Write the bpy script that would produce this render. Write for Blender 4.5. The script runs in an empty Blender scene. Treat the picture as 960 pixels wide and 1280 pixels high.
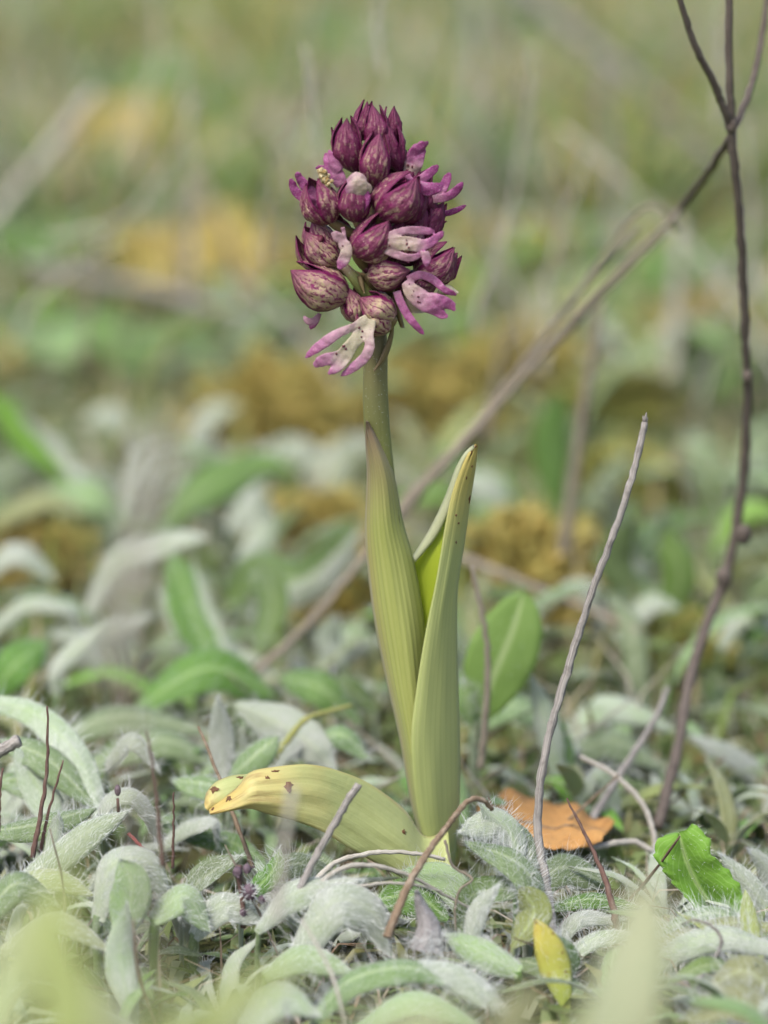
import bpy, math, random
from mathutils import Vector, Matrix, noise

# ------------------------------------------------------------------ camera, world, sun, exposure
# 1 Blender unit = 1 cm (a close-up of a 15 cm tall plant)
SC = bpy.context.scene
SC.unit_settings.scale_length = 0.01
COL = SC.collection
PITCH = math.radians(12.0)
FPX = 4074.0                                   # focal length in photograph pixels (960 x 1280)
CAM = Vector((0.0, -58.7, 19.17))
FWD = Vector((0, math.cos(PITCH), -math.sin(PITCH)))
UPV = Vector((0, math.sin(PITCH), math.cos(PITCH)))
RGT = Vector((1, 0, 0))
cam_data = bpy.data.cameras.new('camera')
cam = bpy.data.objects.new('camera', cam_data)
COL.objects.link(cam)
cam.location = CAM
cam.rotation_euler = (math.pi / 2 - PITCH, 0, 0)
cam_data.sensor_fit = 'VERTICAL'
cam_data.sensor_height = 24.0
cam_data.lens = 24.0 * FPX / 1280.0
cam_data.clip_start = 1.0
cam_data.clip_end = 60000.0
cam_data.dof.use_dof = True
cam_data.dof.focus_distance = 59.2
cam_data.dof.aperture_fstop = cam_data.lens * 1e-3 / 1.3     # a wide open macro lens: 1.3 cm pupil
SC.camera = cam

world = bpy.data.worlds.new('World')
SC.world = world
world.use_nodes = True
wn = world.node_tree
SUN_EL, SUN_AZ = math.radians(58), math.radians(215)          # azimuth clockwise from +Y
sky = wn.nodes.new('ShaderNodeTexSky')
sky.sky_type = 'NISHITA'
sky.sun_disc = False
sky.sun_elevation = SUN_EL
sky.sun_rotation = SUN_AZ
sky.air_density = 1.0
sky.dust_density = 4.0
sky.ozone_density = 1.0
bg = wn.nodes['Background']
wn.links.new(sky.outputs[0], bg.inputs[0])
bg.inputs[1].default_value = 0.12
sun_d = bpy.data.lights.new('sun', 'SUN')
sun_d.energy = 1.5
sun_d.angle = math.radians(18)
sun_d.color = (1.0, 0.97, 0.92)
sun = bpy.data.objects.new('sun', sun_d)
COL.objects.link(sun)
sd = Vector((math.sin(SUN_AZ) * math.cos(SUN_EL), math.cos(SUN_AZ) * math.cos(SUN_EL), math.sin(SUN_EL)))
sun.rotation_euler = sd.to_track_quat('Z', 'Y').to_euler()
sun.location = sd * 500
SC.view_settings.view_transform = 'Standard'
SC.view_settings.look = 'None'
SC.view_settings.exposure = 1.15
SC.view_settings.gamma = 1.0
SC.cycles.use_denoising = True
SC.cycles.max_bounces = 6
SC.cycles.transparent_max_bounces = 8

RND = random.Random(7)

# ------------------------------------------------------------------ helpers: pixels to points
def ray(px, py):
    return RGT * ((px - 480) / FPX) + UPV * ((640 - py) / FPX) + FWD
def W(px, py, Y):
    """the point at world depth Y that stands at (px, py) of the photograph"""
    d = ray(px, py)
    return CAM + d * ((Y - CAM.y) / d.y)
def G(px, py, z=0.0):
    d = ray(px, py)
    return CAM + d * ((z - CAM.z) / d.z)
def cmpx(Y):
    """size of one photograph pixel in cm at depth Y"""
    return ((Y - CAM.y) / math.cos(PITCH)) / FPX
def proj(P):
    v = P - CAM
    z = v.dot(FWD)
    return 480 + v.x / z * FPX, 640 - v.dot(UPV) / z * FPX
def lerp(a, b, t):
    return a + (b - a) * t
def interp(tab, t):
    for (a, va), (b, vb) in zip(tab, tab[1:]):
        if t <= b:
            return va + (vb - va) * max(0.0, (t - a) / (b - a))
    return tab[-1][1]
def spline(pts, n):
    """Catmull-Rom through pts, n samples evenly spaced in parameter"""
    pts = [Vector(p) for p in pts]
    if len(pts) == 2:
        return [pts[0].lerp(pts[1], i / (n - 1)) for i in range(n)]
    P = [pts[0] * 2 - pts[1]] + pts + [pts[-1] * 2 - pts[-2]]
    L = [0.0]
    for a, b in zip(pts, pts[1:]):
        L.append(L[-1] + max((b - a).length, 1e-6))
    out = []
    for i in range(n):
        s = L[-1] * i / (n - 1)
        k = 0
        while k < len(pts) - 2 and s > L[k + 1]:
            k += 1
        t = min(1.0, (s - L[k]) / (L[k + 1] - L[k]))
        p0, p1, p2, p3 = P[k], P[k + 1], P[k + 2], P[k + 3]
        out.append(0.5 * ((2 * p1) + (p2 - p0) * t + (2 * p0 - 5 * p1 + 4 * p2 - p3) * t * t
                          + (3 * p1 - p0 - 3 * p2 + p3) * t ** 3))
    return out

# ------------------------------------------------------------------ helpers: meshes
class MB:
    """collects geometry of ONE mesh object"""
    def __init__(self):
        self.v, self.f, self.m, self.uv, self.a = [], [], [], [], []
    def vert(self, p, uv=(0, 0), a=0.0):
        self.v.append(tuple(p)); self.uv.append(uv); self.a.append(a)
        return len(self.v) - 1
    def face(self, idx, m=0):
        self.f.append(tuple(idx)); self.m.append(m)
    def grid(self, P, m=0, flip=False, uvs=None, a=None):
        nu, nv = len(P), len(P[0])
        base = len(self.v)
        for i in range(nu):
            for j in range(nv):
                uv = uvs[i][j] if uvs else (j / (nv - 1), i / (nu - 1))
                self.vert(P[i][j], uv, a[i][j] if a else 0.0)
        for i in range(nu - 1):
            for j in range(nv - 1):
                q = (base + i * nv + j, base + i * nv + j + 1, base + (i + 1) * nv + j + 1, base + (i + 1) * nv + j)
                self.face(q[::-1] if flip else q, m)
        return base
    def sheet(self, P, th, mf=0, mbk=1, me=None):
        """a leaf-like sheet with thickness: front and back layers closed by a rim"""
        nu, nv = len(P), len(P[0])
        N = grid_normals(P)
        def tk(i, j):
            return th * (0.35 + 0.65 * math.sin(math.pi * min(max(j / (nv - 1), 0.02), .98)))
        F = [[P[i][j] + N[i][j] * tk(i, j) * .5 for j in range(nv)] for i in range(nu)]
        B = [[P[i][j] - N[i][j] * tk(i, j) * .5 for j in range(nv)] for i in range(nu)]
        b1 = self.grid(F, mf)
        b2 = self.grid(B, mbk, True)
        e = mbk if me is None else me
        for i in range(nu - 1):
            for j, fl in ((0, False), (nv - 1, True)):
                q = (b1 + i * nv + j, b1 + (i + 1) * nv + j, b2 + (i + 1) * nv + j, b2 + i * nv + j)
                self.face(q[::-1] if fl else q, e)
        for j in range(nv - 1):
            for i, fl in ((0, True), (nu - 1, False)):
                q = (b1 + i * nv + j, b1 + i * nv + j + 1, b2 + i * nv + j + 1, b2 + i * nv + j)
                self.face(q if fl else q[::-1], e)
        return N
    def tube(self, pts, rad, sides=8, m=0, flat=None, a=None, cap=True, rough=0.0):
        """swept tube; flat = (direction, factor) squashes its section along a direction"""
        n = len(pts)
        base = len(self.v)
        up = Vector((0.31, 0.9, 0.2)).normalized()
        S = None
        for i in range(n):
            T = (pts[min(i + 1, n - 1)] - pts[max(i - 1, 0)])
            T = T.normalized() if T.length > 1e-9 else Vector((0, 0, 1))
            if S is None:
                S = T.cross(up)
                if S.length < 1e-3:
                    S = T.cross(Vector((1, 0, 0)))
            S = (S - T * S.dot(T)).normalized()
            Bn = T.cross(S)
            r = rad[i] if isinstance(rad, (list, tuple)) else rad
            for k in range(sides):
                an = 2 * math.pi * k / sides
                o = (S * math.cos(an) + Bn * math.sin(an)) * r
                if rough: o *= 1 + rough * noise.noise(Vector((math.cos(an) * 1.6 + pts[0].x * 9, math.sin(an) * 1.6 + i * .35, i * .9)))
                if flat:
                    o -= flat[0] * o.dot(flat[0]) * (1 - flat[1])
                self.vert(pts[i] + o, (k / sides, i / max(1, n - 1)), a[i] if a else 0.0)
        for i in range(n - 1):
            for k in range(sides):
                k2 = (k + 1) % sides
                self.face((base + i * sides + k, base + i * sides + k2, base + (i + 1) * sides + k2, base + (i + 1) * sides + k), m)
        if cap:
            self.face([base + k for k in range(sides)][::-1], m)
            self.face([base + (n - 1) * sides + k for k in range(sides)], m)
    def ball(self, c, r, axis=None, m=0, seg=8, rings=6, a=0.0):
        r = Vector(r) if not isinstance(r, (int, float)) else Vector((r, r, r))
        base = len(self.v)
        R = axis.to_track_quat('Z', 'Y').to_matrix() if axis else Matrix.Identity(3)
        for i in range(rings + 1):
            th = math.pi * i / rings
            for k in range(seg):
                ph = 2 * math.pi * k / seg
                p = Vector((r.x * math.sin(th) * math.cos(ph), r.y * math.sin(th) * math.sin(ph), r.z * math.cos(th)))
                self.vert(c + R @ p, (k / seg, i / rings), a)
        for i in range(rings):
            for k in range(seg):
                k2 = (k + 1) % seg
                self.face((base + i * seg + k, base + (i + 1) * seg + k, base + (i + 1) * seg + k2, base + i * seg + k2), m)
    def hair(self, p, d, L, w, rnd, bend=0.3, m=0):
        """one hair: a thin tapering ribbon of two segments"""
        d = d.normalized()
        s = d.cross(Vector((rnd.uniform(-1, 1), rnd.uniform(-1, 1), rnd.uniform(-1, 1))))
        if s.length < 1e-4:
            return
        s.normalize()
        c = d.cross(s) * rnd.uniform(-bend, bend) + s * rnd.uniform(-bend, bend)
        q1 = p + d * L * .5 + c * L * .25
        q2 = p + d * L * .9 + c * L
        w2 = w * .8
        b = len(self.v)
        for q in (p - s * w, p + s * w, q1 - s * w2, q1 + s * w2, q2):
            self.vert(q)
        self.face((b, b + 1, b + 3, b + 2), m)
        self.face((b + 2, b + 3, b + 4), m)
    def mesh(self, name, mats, smooth=True, origin=None):
        me = bpy.data.meshes.new(name)
        V = self.v if origin is None else [(x - origin[0], y - origin[1], z - origin[2]) for x, y, z in self.v]
        me.from_pydata(V, [], self.f)
        for mt in mats:
            me.materials.append(mt)
        me.polygons.foreach_set('material_index', self.m)
        me.polygons.foreach_set('use_smooth', [smooth] * len(self.f))
        lay = me.uv_layers.new(name='UVMap')
        vi = [0] * len(me.loops)
        me.loops.foreach_get('vertex_index', vi)
        flat = []
        for i in vi:
            flat.extend(self.uv[i])
        lay.data.foreach_set('uv', flat)
        at = me.attributes.new('tipf', 'FLOAT', 'POINT')
        at.data.foreach_set('value', self.a)
        me.update()
        return me

def grid_normals(P):
    nu, nv = len(P), len(P[0])
    N = []
    for i in range(nu):
        row = []
        for j in range(nv):
            du = P[min(i + 1, nu - 1)][j] - P[max(i - 1, 0)][j]
            dv = P[i][min(j + 1, nv - 1)] - P[i][max(j - 1, 0)]
            n = dv.cross(du)
            row.append(n.normalized() if n.length > 1e-9 else Vector((0, 0, 1)))
        N.append(row)
    return N

def tag(o, label=None, cat=None, group=None, kind=None):
    if label: o['label'] = label
    if cat: o['category'] = cat
    if group: o['group'] = group
    if kind: o['kind'] = kind
    return o
def empty(name, loc, label=None, cat=None, group=None, parent=None):
    o = bpy.data.objects.new(name, None)
    COL.objects.link(o)
    o.location = loc
    o.empty_display_size = 0.5
    if parent: o.parent = parent
    return tag(o, label, cat, group)
def origin_of(o):
    p = Vector((0, 0, 0))
    while o:
        p += Vector(o.location); o = o.parent
    return p
def put(name, mb, mats, parent=None, kind=None, smooth=True, base=None):
    """links the collected geometry (world coordinates) as one mesh object"""
    org = origin_of(parent) if parent else (Vector(base) if base is not None else Vector((0, 0, 0)))
    me = mb.mesh(name, mats if isinstance(mats, list) else [mats], smooth, org)
    o = bpy.data.objects.new(name, me)
    COL.objects.link(o)
    if parent: o.parent = parent
    elif base is not None: o.location = base
    if kind: o['kind'] = kind
    return o

# ------------------------------------------------------------------ materials
class NT:
    def __init__(self, name):
        self.mt = bpy.data.materials.new(name)
        self.mt.use_nodes = True
        self.t = self.mt.node_tree
        self.t.nodes.clear()
        self.out = self.t.nodes.new('ShaderNodeOutputMaterial')
    def n(self, typ, ins=None, **props):
        nd = self.t.nodes.new('ShaderNode' + typ)
        for k, v in props.items(): setattr(nd, k, v)
        for k, v in (ins or {}).items(): self.set(nd.inputs[k], v)
        return nd
    def set(self, sock, v):
        if hasattr(v, 'is_linked') or isinstance(v, bpy.types.NodeSocket): self.t.links.new(v, sock)
        elif isinstance(v, (tuple, list)) and len(v) == 3 and sock.type == 'RGBA': sock.default_value = (*v, 1)
        else: sock.default_value = v
    def ramp(self, fac, stops, interp='LINEAR'):
        r = self.n('ValToRGB', {0: fac})
        e = r.color_ramp.elements
        r.color_ramp.interpolation = interp
        while len(e) < len(stops): e.new(0.5)
        for el, (p, c) in zip(e, stops):
            el.position = p
            el.color = (*c, 1) if isinstance(c, (tuple, list)) else (c, c, c, 1)
        return r.outputs[0]
    def mix(self, f, a, b, mode='MIX'):
        m = self.n('Mix', data_type='RGBA', blend_type=mode)
        self.set(m.inputs[0], f); self.set(m.inputs[6], a); self.set(m.inputs[7], b)
        return m.outputs[2]
    def math(self, op, a, b=0.0, c=None):
        m = self.n('Math', operation=op)
        self.set(m.inputs[0], a); self.set(m.inputs[1], b)
        if c is not None: self.set(m.inputs[2], c)
        return m.outputs[0]
    def noise(self, scale, detail=3, vec=None, rough=.55, dist=0.0):
        k = self.n('TexNoise', {'Scale': scale, 'Detail': detail, 'Roughness': rough, 'Distortion': dist})
        if vec is not None: self.t.links.new(vec, k.inputs['Vector'])
        return k.outputs[0]
    def obj(self): return self.n('TexCoord').outputs['Object']
    def uv(self):
        s = self.n('SeparateXYZ', {0: self.n('TexCoord').outputs['UV']})
        return s.outputs[0], s.outputs[1]
    def uvscaled(self, sx, sy):
        return self.n('Mapping', {0: self.n('TexCoord').outputs['UV'], 'Scale': (sx, sy, 1)}).outputs[0]
    def rnd(self): return self.n('ObjectInfo').outputs['Random']
    def oprop(self, name): return self.n('Attribute', attribute_type='OBJECT', attribute_name=name).outputs['Fac']
    def bump(self, h, strength=.3, dist=.02):
        return self.n('Bump', {'Strength': strength, 'Distance': dist, 'Height': h}).outputs[0]
    def finish(self, col, rough=.6, bump=None, transl=0.0, sheen=0.0, sss=0.0, spec=.3, tcol=None):
        p = self.n('BsdfPrincipled', {'Base Color': col, 'Roughness': rough, 'Specular IOR Level': spec})
        if sheen:
            p.inputs['Sheen Weight'].default_value = sheen
            p.inputs['Sheen Roughness'].default_value = .45
        if sss:
            p.inputs['Subsurface Weight'].default_value = sss
            p.inputs['Subsurface Radius'].default_value = (1, .5, .5)
            p.inputs['Subsurface Scale'].default_value = .08
        if bump is not None: self.t.links.new(bump, p.inputs['Normal'])
        sh = p.outputs[0]
        if transl:
            tr = self.n('BsdfTranslucent', {'Color': tcol if tcol is not None else col})
            mx = self.n('MixShader', {0: transl, 1: sh, 2: tr.outputs[0]})
            sh = mx.outputs[0]
        self.t.links.new(sh, self.out.inputs[0])
        return self.mt

def hsv(k, col, h=.5, s=1.0, v=1.0):
    nd = k.n('HueSaturation', {'Color': col})
    k.set(nd.inputs['Hue'], h); k.set(nd.inputs['Saturation'], s); k.set(nd.inputs['Value'], v)
    return nd.outputs[0]
def ridx(k, a, b):
    """a value between a and b, different for every object"""
    return k.math('MULTIPLY_ADD', k.rnd(), b - a, a)

def m_leaf_top(name, c1, c2, rib, wool=0.25):
    k = NT(name)
    u, v = k.uv()
    nz = k.noise(2.2, 4, k.obj())
    c = k.mix(nz, c1, c2)
    # midrib and side veins
    d = k.math('ABSOLUTE', k.math('SUBTRACT', u, .5))
    rb = k.ramp(d, [(0.0, 1.0), (0.035, .8), (.07, 0.0)])
    c = k.mix(rb, c, rib)
    vn = k.n('TexWave', {'Vector': k.n('CombineXYZ', {0: k.math('ADD', k.math('MULTIPLY', d, 1.2), v)}).outputs[0], 'Scale': 3.0, 'Distortion': 1.2, 'Detail': 1.0}).outputs[1]
    c = k.mix(k.math('MULTIPLY', k.ramp(vn, [(0.8, 0.0), (1.0, 1.0)]), .25), c, rib)
    # pale felt showing as specks of wool
    sp = k.noise(26, 3, k.obj(), .7)
    c = k.mix(k.math('MULTIPLY', k.ramp(sp, [(.52, 0.0), (.75, 1.0)]), wool), c, (.5, .56, .48))
    c = hsv(k, c, ridx(k, .485, .515), ridx(k, .8, 1.1), ridx(k, .75, 1.2))
    bp = k.bump(k.math('ADD', k.noise(14, 3, k.obj()), k.math('MULTIPLY', rb, -.5)), .35, .05)
    return k.finish(c, .62, bp, .28, .15, tcol=hsv(k, c, .48, 1.15, 1.3))
def m_felt(name, c1, c2, fibre=70):
    k = NT(name)
    u, v = k.uv()
    a = k.noise(fibre, 3, k.obj(), .75, .6)
    st = k.noise(1.0, 3, k.uvscaled(34, 3), .6)
    c = k.mix(k.math('MULTIPLY_ADD', a, .6, k.math('MULTIPLY', st, .4)), c1, c2)
    pat = k.ramp(k.noise(1.6, 3, k.obj()), [(.35, 0.0), (.7, 1.0)])
    c = k.mix(k.math('MULTIPLY', pat, .6), c, (.25, .345, .16))
    vl = k.n('TexWave', {'Vector': k.uvscaled(1, .15), 'Scale': 2.6, 'Distortion': 1.5, 'Detail': 2.0}).outputs[1]
    c = k.mix(k.math('MULTIPLY', k.ramp(vl, [(.7, 0.0), (1.0, 1.0)]), .3), c, (.28, .36, .20))
    d = k.math('ABSOLUTE', k.math('SUBTRACT', u, .5))
    rb = k.ramp(d, [(0.0, .5), (0.03, .35), (.06, 0.0)])
    c = k.mix(rb, c, (.40, .47, .30))
    c = hsv(k, c, ridx(k, .49, .51), ridx(k, .8, 1.2), ridx(k, .86, 1.08))
    bp = k.bump(k.math('ADD', a, st), .5, .03)
    return k.finish(c, .85, bp, .16, .35, spec=.1)

M = {}
M['top'] = m_leaf_top('leaf_green', (.075, .145, .028), (.12, .215, .045), (.22, .31, .12), .12)
M['topgrey'] = m_leaf_top('leaf_grey_green', (.13, .205, .075), (.19, .275, .11), (.31, .39, .21), .5)
M['toplime'] = m_leaf_top('leaf_lime', (.125, .245, .03), (.185, .315, .055), (.32, .43, .16), .04)
M['topolive'] = m_leaf_top('leaf_olive', (.19, .215, .075), (.27, .29, .115), (.32, .36, .16), .2)
M['felt'] = m_felt('leaf_felt', (.29, .33, .25), (.53, .565, .50))
M['feltgreen'] = m_felt('leaf_felt_green', (.22, .30, .15), (.40, .47, .32))
M['feltyel'] = m_felt('leaf_felt_yellow', (.31, .34, .16), (.44, .475, .27))

k = NT('hair_white')
M['hair'] = k.finish(hsv(k, (.80, .82, .80), v=ridx(k, .8, 1.1)), .5, None, .35, spec=.4)
M['rib'] = NT('pale_midrib').finish((.26, .36, .14), .6, None, .2)
k = NT('yellow_leaf')
u, v = k.uv()
c = k.mix(k.ramp(v, [(.15, 0.0), (.8, 1.0)]), (.33, .40, .08), (.52, .47, .10))
c = k.mix(k.ramp(k.noise(3.2, 3, k.obj()), [(.58, 0.0), (.72, .35)]), c, (.50, .28, .07))
c = k.mix(k.ramp(k.noise(9, 2, k.obj()), [(.66, 0.0), (.7, .8)]), c, (.17, .07, .03))
M['yellow'] = k.finish(c, .5, k.bump(k.noise(12, 3, k.obj()), .3, .03), .25, .1)
k = NT('orange_leaf')
c = k.mix(k.noise(3.5, 4, k.obj()), (.45, .215, .06), (.56, .33, .12))
c = k.mix(k.ramp(k.noise(6, 3, k.obj()), [(.58, 0.0), (.72, .7)]), c, (.20, .10, .045))
c = k.mix(k.ramp(k.noise(14, 3, k.obj()), [(.55, 0.0), (.68, .5)]), c, (.16, .08, .04))
M['orange'] = k.finish(c, .65, k.bump(k.noise(8, 4, k.obj()), .4, .05), .2)

def m_bark(name, c1, c2, c3, sc=1.0, rough=.8):
    k = NT(name)
    st = k.noise(1.0, 4, k.uvscaled(15, 5), .65)
    b = k.noise(5 * sc, 4, k.obj(), .65)
    c = k.mix(k.ramp(st, [(.35, 0.0), (.68, 1.0)]), c1, c2)
    c = k.mix(k.math('MULTIPLY', k.ramp(b, [(.5, 0.0), (.72, 1.0)]), .6), c, c3)
    c = hsv(k, c, v=ridx(k, .88, 1.12))
    return k.finish(c, rough, k.bump(k.math('ADD', st, b), .8, .04))
M['grey_stick'] = m_bark('dry_grey_stalk', (.17, .155, .14), (.40, .375, .345), (.09, .075, .065))
M['dark_twig'] = m_bark('dark_twig_bark', (.075, .058, .048), (.15, .125, .105), (.04, .03, .026))
M['brown_stalk'] = m_bark('brown_stalk', (.10, .068, .042), (.25, .185, .125), (.40, .35, .28))
M['tan_stalk'] = m_bark('tan_stalk', (.19, .16, .12), (.31, .27, .21), (.13, .105, .08))
M['pale_straw'] = m_bark('pale_straw', (.33, .31, .26), (.50, .475, .42), (.24, .21, .17))
M['red_stalk'] = m_bark('red_stalk', (.10, .055, .045), (.17, .10, .08), (.25, .19, .15))
M['red_bright'] = m_bark('red_petiole', (.20, .045, .045), (.27, .08, .07), (.2, .08, .05))
M['grey_dry'] = m_bark('grey_dry_leaf', (.20, .185, .18), (.34, .32, .315), (.13, .115, .115))
M['seed'] = m_bark('seed_purple', (.085, .055, .07), (.16, .115, .14), (.23, .19, .22))
M['green_stalk'] = m_bark('green_stalk', (.20, .22, .07), (.28, .29, .10), (.30, .24, .08))

k = NT('soil')
ob = k.obj()
big = k.noise(.06, 4, ob, .6)
mid = k.noise(.45, 5, ob, .6)
fin = k.noise(5, 4, ob, .7)
c = k.ramp(mid, [(.3, (.07, .055, .03)), (.45, (.11, .11, .045)), (.55, (.13, .17, .055)), (.68, (.22, .18, .06)), (.8, (.22, .19, .13))])
c2 = k.ramp(big, [(.35, (.10, .18, .04)), (.5, (.18, .22, .085)), (.62, (.30, .23, .08)), (.75, (.32, .31, .24))])
dist = k.n('SeparateXYZ', {0: ob}).outputs[1]
far = k.ramp(k.math('MULTIPLY', dist, 1 / 150.0), [(.2, 0.0), (.9, 1.0)])
c = k.mix(k.math('MULTIPLY', far, .75), c, c2)
c = k.mix(k.math('MULTIPLY', fin, .35), c, (.05, .035, .02))
M['soil'] = k.finish(c, .95, k.bump(k.math('ADD', fin, mid), .8, .3), spec=.1)

def m_island(name, stops, rough=.6, transl=.25, grad=None):
    """every blade or shoot of a mass has its own colour"""
    k = NT(name)
    c = k.ramp(k.n('NewGeometry').outputs['Random Per Island'], stops)
    if grad:
        u, v = k.uv()
        c = k.mix(k.math('MULTIPLY', v, grad[0]), c, grad[1])
    return k.finish(c, rough, None, transl, spec=.25)
def m_patch(name, stops, sc):
    """blades coloured by the patch of meadow they grow in, with some scatter"""
    k = NT(name)
    f = k.math('ADD', k.math('MULTIPLY', k.noise(sc, 2, k.obj(), .5), .85), k.math('MULTIPLY', k.n('NewGeometry').outputs['Random Per Island'], .15))
    return k.finish(k.ramp(f, stops), .7, None, .25, spec=.2)
M['farg'] = m_patch('far_grass', [(.28, (.08, .18, .03)), (.38, (.14, .25, .045)), (.44, (.24, .27, .11)), (.485, (.42, .30, .09)), (.52, (.42, .40, .31)), (.56, (.12, .235, .045)), (.63, (.20, .28, .12)), (.7, (.42, .43, .37))], .075)
M['grass'] = m_island('grass', [(0.0, (.10, .17, .03)), (.3, (.16, .23, .05)), (.5, (.20, .25, .09)), (.68, (.30, .26, .12)), (.85, (.40, .34, .22)), (1.0, (.36, .35, .30))])
M['moss'] = m_island('moss', [(0.0, (.31, .27, .075)), (.4, (.47, .395, .125)), (.7, (.56, .43, .14)), (1.0, (.41, .42, .14))], .7, .3)
M['mossgreen'] = m_island('moss_green', [(0.0, (.25, .27, .06)), (.4, (.36, .37, .11)), (.7, (.48, .41, .14)), (1.0, (.32, .38, .12))], .7, .3)
M['under'] = m_island('under_herbs', [(0.0, (.12, .17, .05)), (.35, (.17, .23, .08)), (.6, (.24, .29, .14)), (.8, (.26, .25, .09)), (1.0, (.36, .40, .30))], .7, .3)
M['litter'] = m_island('litter', [(0.0, (.10, .06, .035)), (.35, (.22, .15, .09)), (.7, (.33, .27, .20)), (1.0, (.45, .40, .33))], .8, .1)
M['herb'] = m_island('herb', [(0.0, (.10, .16, .045)), (.4, (.17, .23, .09)), (.7, (.28, .34, .22)), (1.0, (.45, .5, .43))], .7, .2)

# orchid
k = NT('orchid_leaf')
u, v = k.uv()
st = k.noise(1.0, 3, k.uvscaled(46, .6), .6)
st2 = k.n('TexWave', {'Vector': k.uvscaled(1, 0.02), 'Scale': 3.4, 'Distortion': 2.2, 'Detail': 2.0}).outputs[1]
c = k.mix(st, (.27, .31, .07), (.48, .50, .18))
c = k.mix(k.math('MULTIPLY', k.ramp(st2, [(.5, 0.0), (1.0, 1.0)]), .32), c, (.22, .26, .05))
c = k.mix(k.ramp(u, [(0.0, .75), (.12, .35), (.25, 0.0)]), c, (.36, .27, .10))
c = k.mix(k.ramp(v, [(0.0, .7), (.3, .0)]), c, (.36, .385, .16))
c = k.mix(k.ramp(v, [(.78, 0.0), (.99, .9)]), c, (.24, .15, .12))
M['oleaf'] = k.finish(c, .42, k.bump(k.math('ADD', st, st2), .25, .03), .22, .1, spec=.4, tcol=(.42, .48, .06))
k = NT('orchid_leaf_keel')
u, v = k.uv()
st = k.noise(1.0, 3, k.uvscaled(46, .6), .6)
st2 = k.n('TexWave', {'Vector': k.uvscaled(1, 0.02), 'Scale': 3.0, 'Distortion': 2.2, 'Detail': 2.0}).outputs[1]
c = k.mix(st, (.31, .36, .12), (.47, .51, .21))
c = k.mix(k.math('MULTIPLY', k.ramp(st2, [(.5, 0.0), (1.0, 1.0)]), .3), c, (.24, .30, .08))
c = k.mix(k.ramp(v, [(0.0, .8), (.35, .0)]), c, (.38, .43, .15))
c = k.mix(k.ramp(v, [(.76, 0.0), (.9, .6), (1.0, .95)]), c, (.47, .36, .09))
M['okeel'] = k.finish(c, .45, k.bump(k.math('MULTIPLY_ADD', st2, .25, st), .25, .03), .2, .1, spec=.4, tcol=(.40, .46, .08))
k = NT('orchid_leaf_inner')
st = k.noise(1.0, 3, k.uvscaled(46, .6), .6)
c = k.mix(st, (.34, .43, .03), (.43, .50, .06))
M['oinner'] = k.finish(c, .4, k.bump(st, .3, .03), .45, spec=.4, tcol=(.6, .68, .04))
k = NT('orchid_leaf_margin')
c = k.mix(k.noise(9, 3, k.obj()), (.40, .43, .25), (.48, .50, .33))
M['omargin'] = k.finish(c, .5, None, .2)
k = NT('orchid_low_leaf')
u, v = k.uv()
st = k.noise(1.0, 3, k.uvscaled(26, .8), .6)
c = k.mix(st, (.34, .40, .13), (.43, .47, .19))
nn = k.noise(2.2, 3, k.obj())
yl = k.math('ADD', v, k.math('MULTIPLY', k.math('SUBTRACT', nn, .5), .35))
c = k.mix(k.ramp(yl, [(.5, 0.0), (.85, 1.0)]), c, (.54, .45, .15))
c = k.mix(k.ramp(yl, [(.82, 0.0), (.98, .7)]), c, (.58, .37, .06))
c = k.mix(k.math('MULTIPLY', k.ramp(k.noise(1.0, 4, k.uvscaled(9, 7), .65), [(.5, 0.0), (.64, 1.0)]), k.ramp(v, [(.62, 0.0), (.85, .75)])), c, (.24, .105, .03))
c = k.mix(k.ramp(k.math('ADD', k.math('ABSOLUTE', k.math('SUBTRACT', u, .5)), k.math('MULTIPLY', nn, .1)), [(.51, 0.0), (.55, .5)]), c, (.34, .22, .07))
st3 = k.n('TexWave', {'Vector': k.uvscaled(1, 0.02), 'Scale': 5.0, 'Distortion': 1.0, 'Detail': 2.0}).outputs[1]
c = k.mix(k.math('MULTIPLY', st3, .10), c, (.26, .31, .08))
c = k.mix(k.math('MULTIPLY', k.noise(22, 3, k.obj(), .7), .3), c, (.5, .5, .3))
M['olow'] = k.finish(c, .5, k.bump(k.math('ADD', st, k.noise(9, 4, k.obj())), .4, .03), .22, .1, spec=.4, tcol=(.5, .5, .08))
k = NT('dark_spot')
M['spot'] = k.finish((.09, .015, .03), .6)
M['brown_spot'] = NT('brown_spot').finish((.11, .05, .02), .6)
k = NT('orchid_stem')
u, v = k.uv()
st = k.noise(1.0, 3, k.uvscaled(22, 1.5), .6)
c = k.mix(st, (.135, .155, .04), (.23, .235, .085))
c = k.mix(k.ramp(v, [(.62, 0.0), (.8, .8)]), c, (.13, .085, .07))
c = k.mix(k.math('MULTIPLY', k.ramp(k.noise(16, 2, k.obj(), .7), [(.62, 0.0), (.72, 1.0)]), .5), c, (.42, .42, .36))
M['ostem'] = k.finish(c, .45, k.bump(st, .4, .03), sss=.1)
k = NT('orchid_sepal')
u, v = k.uv()
dk = k.oprop('dark')
nz = k.noise(9, 3, k.obj(), .6)
uu = k.math('ADD', u, k.math('ADD', k.math('MULTIPLY', k.math('SUBTRACT', nz, .5), .14), k.math('MULTIPLY', k.math('SUBTRACT', k.noise(3.5, 2, k.obj()), .5), .35)))
wv = k.math('ABSOLUTE', k.math('SINE', k.math('MULTIPLY', uu, math.pi * 5.0)))
line = k.ramp(wv, [(0.27, 1.0), (.42, 0.0)])
brk = k.ramp(k.noise(1.0, 3, k.uvscaled(9, 7), .6), [(.40, 0.0), (.54, 1.0)])
line = k.math('MULTIPLY', line, brk)
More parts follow.
